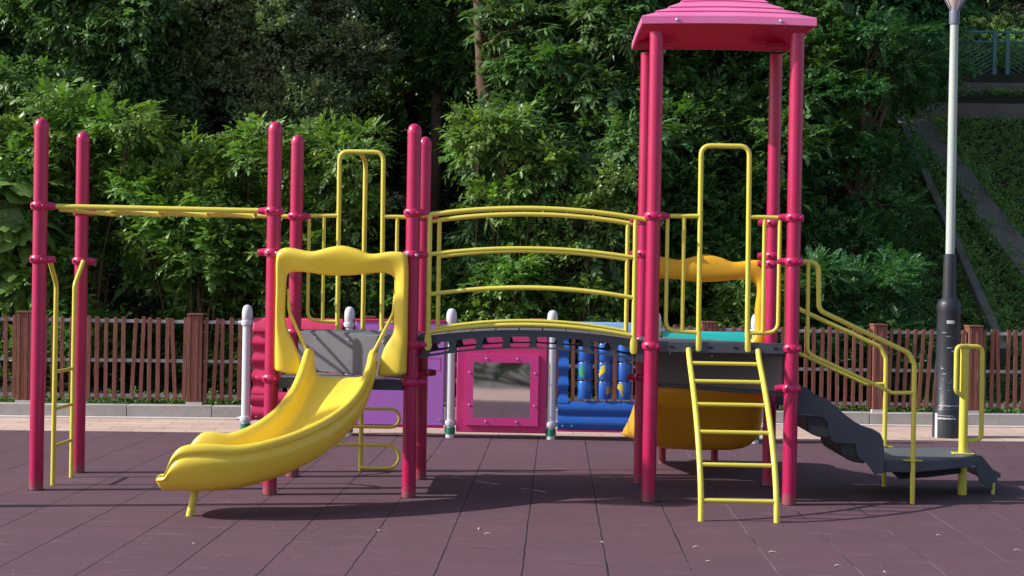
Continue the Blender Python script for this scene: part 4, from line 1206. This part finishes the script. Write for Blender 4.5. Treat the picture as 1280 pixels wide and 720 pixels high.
plant('bright_shrub', 'pale green fern like shrub at the left edge above the large heart leaves', 'shrub', -7.1, 8.6, blob(-7.8, -6.5, 8.2, 8.8, 3.2, 4.2, 9, .38, 32, .5), 'pinnate', 'leaf_bright', 55, .34, group=G1)
plant('bright_shrub', 'pale green fern like shrub just above the middle of the overhead bars', 'shrub', -4.7, 8.2, blob(-5.5, -4.0, 7.8, 8.4, 2.3, 3.2, 8, .32, 33, .5), 'pinnate', 'leaf_bright', 55, .32, group=G1)
plant('bright_shrub', 'small leaved pale shrub in front of the glossy long leaved shrub', 'shrub', .5, 8.1, blob(-.1, 1.1, 7.8, 8.3, 2.2, 3.2, 8, .34, 34, .7), 'small', 'leaf_bright', 60, .3, group=G1)
# upper trees
plant('hillside_tree', 'glossy leaved tree at the top left with pale drooping leaves', 'tree', -6.6, 10.2, blob(-7.9, -5.6, 9.2, 10.6, 3.7, 6.6, 34, .5, 13), 'broad', 'leaf_gloss', 42, .34, [(-6.5, 10.2, 4), (-6.6, 10.0, 6.5)], .1, group=G2, droop=.2)
plant('hillside_tree', 'olive leaved tree above the overhead bars', 'tree', -4.0, 10.6, blob(-5.6, -2.9, 9.6, 11.0, 3.6, 7.0, 44, .52, 14), 'small', 'leaf_olive', 60, .34, [(-4.1, 10.6, 4), (-3.8, 10.5, 7)], .12, group=G2)
plant('hillside_tree', 'dark tree deep behind the gap left of the brown trunk', 'tree', -2.0, 12.6, blob(-3.2, -1.0, 12.0, 13.4, 3.8, 7.5, 24, .6, 15), 'broad', 'leaf_deep_shade', 36, .36, [(-2.0, 12.6, 5), (-2.1, 12.5, 8)], .12, group=G2)
plant('hillside_tree', 'tree with a bare brown leaning trunk at the top centre', 'tree', -.45, 10.0, blob(-1.6, .6, 9.6, 11.2, 5.3, 8.5, 26, .6, 16), 'strap', 'leaf_gloss', 40, .36, [(-.55, 9.9, 3.3), (-.95, 9.8, 4.7), (-1.05, 9.8, 6.4)], .16, group=G2)
plant('hillside_tree', 'broad leaved tree at the top centre just left of the pink roof', 'tree', .95, 9.8, blob(-.3, 1.6, 9.2, 10.4, 3.7, 6.6, 28, .48, 17), 'strap', 'leaf_gloss', 44, .36, [(1.0, 9.8, 3.5), (.8, 9.8, 6)], .09, group=G2, droop=.15)
plant('hillside_tree', 'deep green tree right behind the pink roof', 'tree', 2.6, 10.6, blob(1.4, 4.0, 9.8, 11.4, 3.6, 7.5, 44, .58, 18), 'pinnate', 'leaf_dark', 48, .38, [(2.6, 10.6, 4), (2.4, 10.6, 7)], .14, group=G2)
plant('hillside_tree', 'vine covered tree at the top right behind the lamp lantern', 'tree', 5.2, 12.4, blob(4.0, 6.6, 11.6, 12.9, 4.9, 8.5, 34, .6, 19), 'broad', 'leaf_shade', 40, .4, [(5.2, 12.4, 5), (5.3, 12.4, 8)], .14, group=G2)
plant('hillside_tree', 'dark tree behind the blue green railing', 'tree', 8.5, 17.5, blob(6.8, 11.5, 16.6, 18.8, 6.4, 9.5, 40, .8, 20), 'broad', 'leaf_deep_shade', 26, .45, [(8.5, 17.5, 8), (8.6, 17.5, 10)], .16, group=G2)
plant('hillside_tree', 'shadowy tree beyond the glossy leaved tree at left', 'tree', -7.0, 13.4, blob(-9.5, -4.6, 12.6, 14.4, 4.6, 9.5, 34, .9, 21), 'broad', 'leaf_deep_shade', 20, .5, [(-7, 13.4, 6), (-7, 13.4, 9)], .16, group=G2)
plant('hillside_tree', 'shadowy tree beyond the shrubs at the centre', 'tree', 1.0, 14.0, blob(-1.4, 4.0, 13.0, 15.0, 5.0, 10.0, 38, .9, 22), 'broad', 'leaf_deep_shade', 20, .5, [(1, 14, 6), (1, 14, 9)], .16, group=G2)
plant('hillside_tree', 'mid green tree filling the hillside between the olive tree and the leaning trunk', 'tree', -1.7, 11.4, blob(-2.6, -1.0, 10.8, 11.8, 4.4, 6.8, 14, .5, 41), 'broad', 'leaf_dark', 36, .36, [(-1.7, 11.4, 5), (-1.7, 11.3, 7)], .1, group=G2)
plant('hillside_tree', 'green tree on the far left hillside outside the left edge of the picture', 'tree', -11.5, 12.0, blob(-14, -9, 11, 13, 2.5, 8.5, 40, .9, 42), 'broad', 'leaf_dark', 22, .5, [(-11.5, 12, 5), (-11.5, 12, 8)], .2, group=G2)
# tall crowns above the frame; they give the hillside its shade
plant('tall_tree', 'tall tree whose crown stands high over the shrubs behind the bridge', 'tree', 1.2, 11.6, blob(.2, 3.2, 9.8, 12.2, 7.2, 10.5, 24, .75, 23), 'broad', 'leaf_dark', 22, .5, [(1.2, 11.6, 6), (1.2, 11.0, 10)], .2, group=G2)
plant('tall_tree', 'tall tree standing left of the picture above the fence', 'tree', -11.2, 9.6, blob(-12.8, -9.6, 7.9, 10.6, 4.6, 8.6, 12, .6, 25), 'broad', 'leaf_dark', 18, .5, [(-11.2, 9.6, 4), (-11.2, 9.2, 8)], .18, group=G2)

plant('mirror_backdrop_hedge', 'unseen dark hedge added across the paved area for the mirror pane to reflect', 'hedge', 0, -21, [(x_*1.6, -21.2, 1.6, 1.3, .8, 1.9) for x_ in range(-9, 10)], 'broad', 'leaf_dark', 12, .5, z0=0)  # out of view, added to give the mirror something dark to reflect
# ------------------------------------------------------------------ fallen leaves
fl = [(1.08, -2.14, .5), (.45, -2.0, 1.9), (1.58, -2.27, 0), (1.93, -2.72, .1), (-1.13, -1.72, .7), (-.36, -1.76, 0), (2.91, -1.43, .4), (1.11, -2.65, 2.6), (-2.3, -2.4, 1), (3.3, -2.0, .2), (-.42, -1.55, 1.4), (2.2, -2.9, 1.3)]
M['dry_leaf'] = paint('dry_pale_leaf', (.52, .44, .36), .7, .3, .3, .2)
def leaf_thing(x, y, a, L=.075, W=.018):
    b = MB(); n = 6; vs = []; fs = []
    for k in range(n+1):
        t = k/n; w = W*math.sin(math.pi*min(.97, max(.03, t)))*.5; z = .004 + .008*math.sin(math.pi*t)
        bend = .012*math.sin(math.pi*t)
        for s in (-1, 0, 1): vs.append((L*(t-.5), s*w + bend, z - abs(s)*.003))
    for k in range(n):
        for s in (0, 1): fs.append((3*k+s, 3*k+3+s, 3*k+4+s, 3*k+1+s))
    b.add(vs, fs); o = b.build('fallen_leaf', M['dry_leaf'], sharp=0)
    o.location = (x, y, 0); o.rotation_euler = (0, 0, a)
    return tag(o, 'small pale dry leaf lying on the maroon rubber tiles', 'leaf', 'dry leaves on the rubber tiles')
for i, (x, y, a) in enumerate(fl):
    leaf_thing(x, y, a, random.uniform(.03, .07), random.uniform(.01, .018))

# ------------------------------------------------------------------ sky, sun, camera
AZ, EL = R(10.5), R(34.5)
w = bpy.data.worlds.new('World'); scene.world = w; w.use_nodes = True
nt = w.node_tree; bg = nt.nodes['Background']
sky = nt.nodes.new('ShaderNodeTexSky'); sky.sky_type = 'NISHITA'; sky.sun_disc = False
sky.sun_elevation = EL; sky.sun_rotation = math.atan2(-math.cos(AZ), -math.sin(AZ)) % (2*math.pi)
sky.air_density = 1.0; sky.dust_density = 1.5; sky.ozone_density = 1
nt.links.new(sky.outputs[0], bg.inputs[0]); bg.inputs[1].default_value = .15
sd = bpy.data.lights.new('sun', 'SUN'); sd.energy = 4.9; sd.angle = R(.5); sd.color = (1, .965, .91)
so = bpy.data.objects.new('sun', sd); col.objects.link(so)
so.rotation_euler = Vector((math.cos(AZ)*math.cos(EL), math.sin(AZ)*math.cos(EL), -math.sin(EL))).to_track_quat('-Z', 'Y').to_euler()
so.location = (-20, -5, 20)

cd = bpy.data.cameras.new('camera'); cam = bpy.data.objects.new('camera', cd); col.objects.link(cam); scene.camera = cam
cd.sensor_width = 36; cd.sensor_fit = 'HORIZONTAL'; cd.lens = 1919.46/1280*36; cd.clip_end = 1500; cd.clip_start = .1
yaw, pitch, roll = .0198, .0057, .0170
f = Vector((-math.sin(yaw)*math.cos(pitch), math.cos(yaw)*math.cos(pitch), -math.sin(pitch)))
right = Vector((math.cos(yaw), math.sin(yaw), 0)); up = right.cross(f)
# the picture content is turned clockwise, so the camera is rolled the other way
r2 = right*math.cos(roll) + up*math.sin(roll); u2 = up*math.cos(roll) - right*math.sin(roll)
cam.matrix_world = Matrix(((r2.x, u2.x, -f.x, 0), (r2.y, u2.y, -f.y, -12.6354), (r2.z, u2.z, -f.z, 1.812), (0, 0, 0, 1)))

vs_ = scene.view_settings; vs_.view_transform = 'Standard'; vs_.look = 'None'; vs_.exposure = 0.22; vs_.gamma = 1; vs_.use_curve_mapping = False
scene.cycles.max_bounces = 8; scene.cycles.transparent_max_bounces = 4
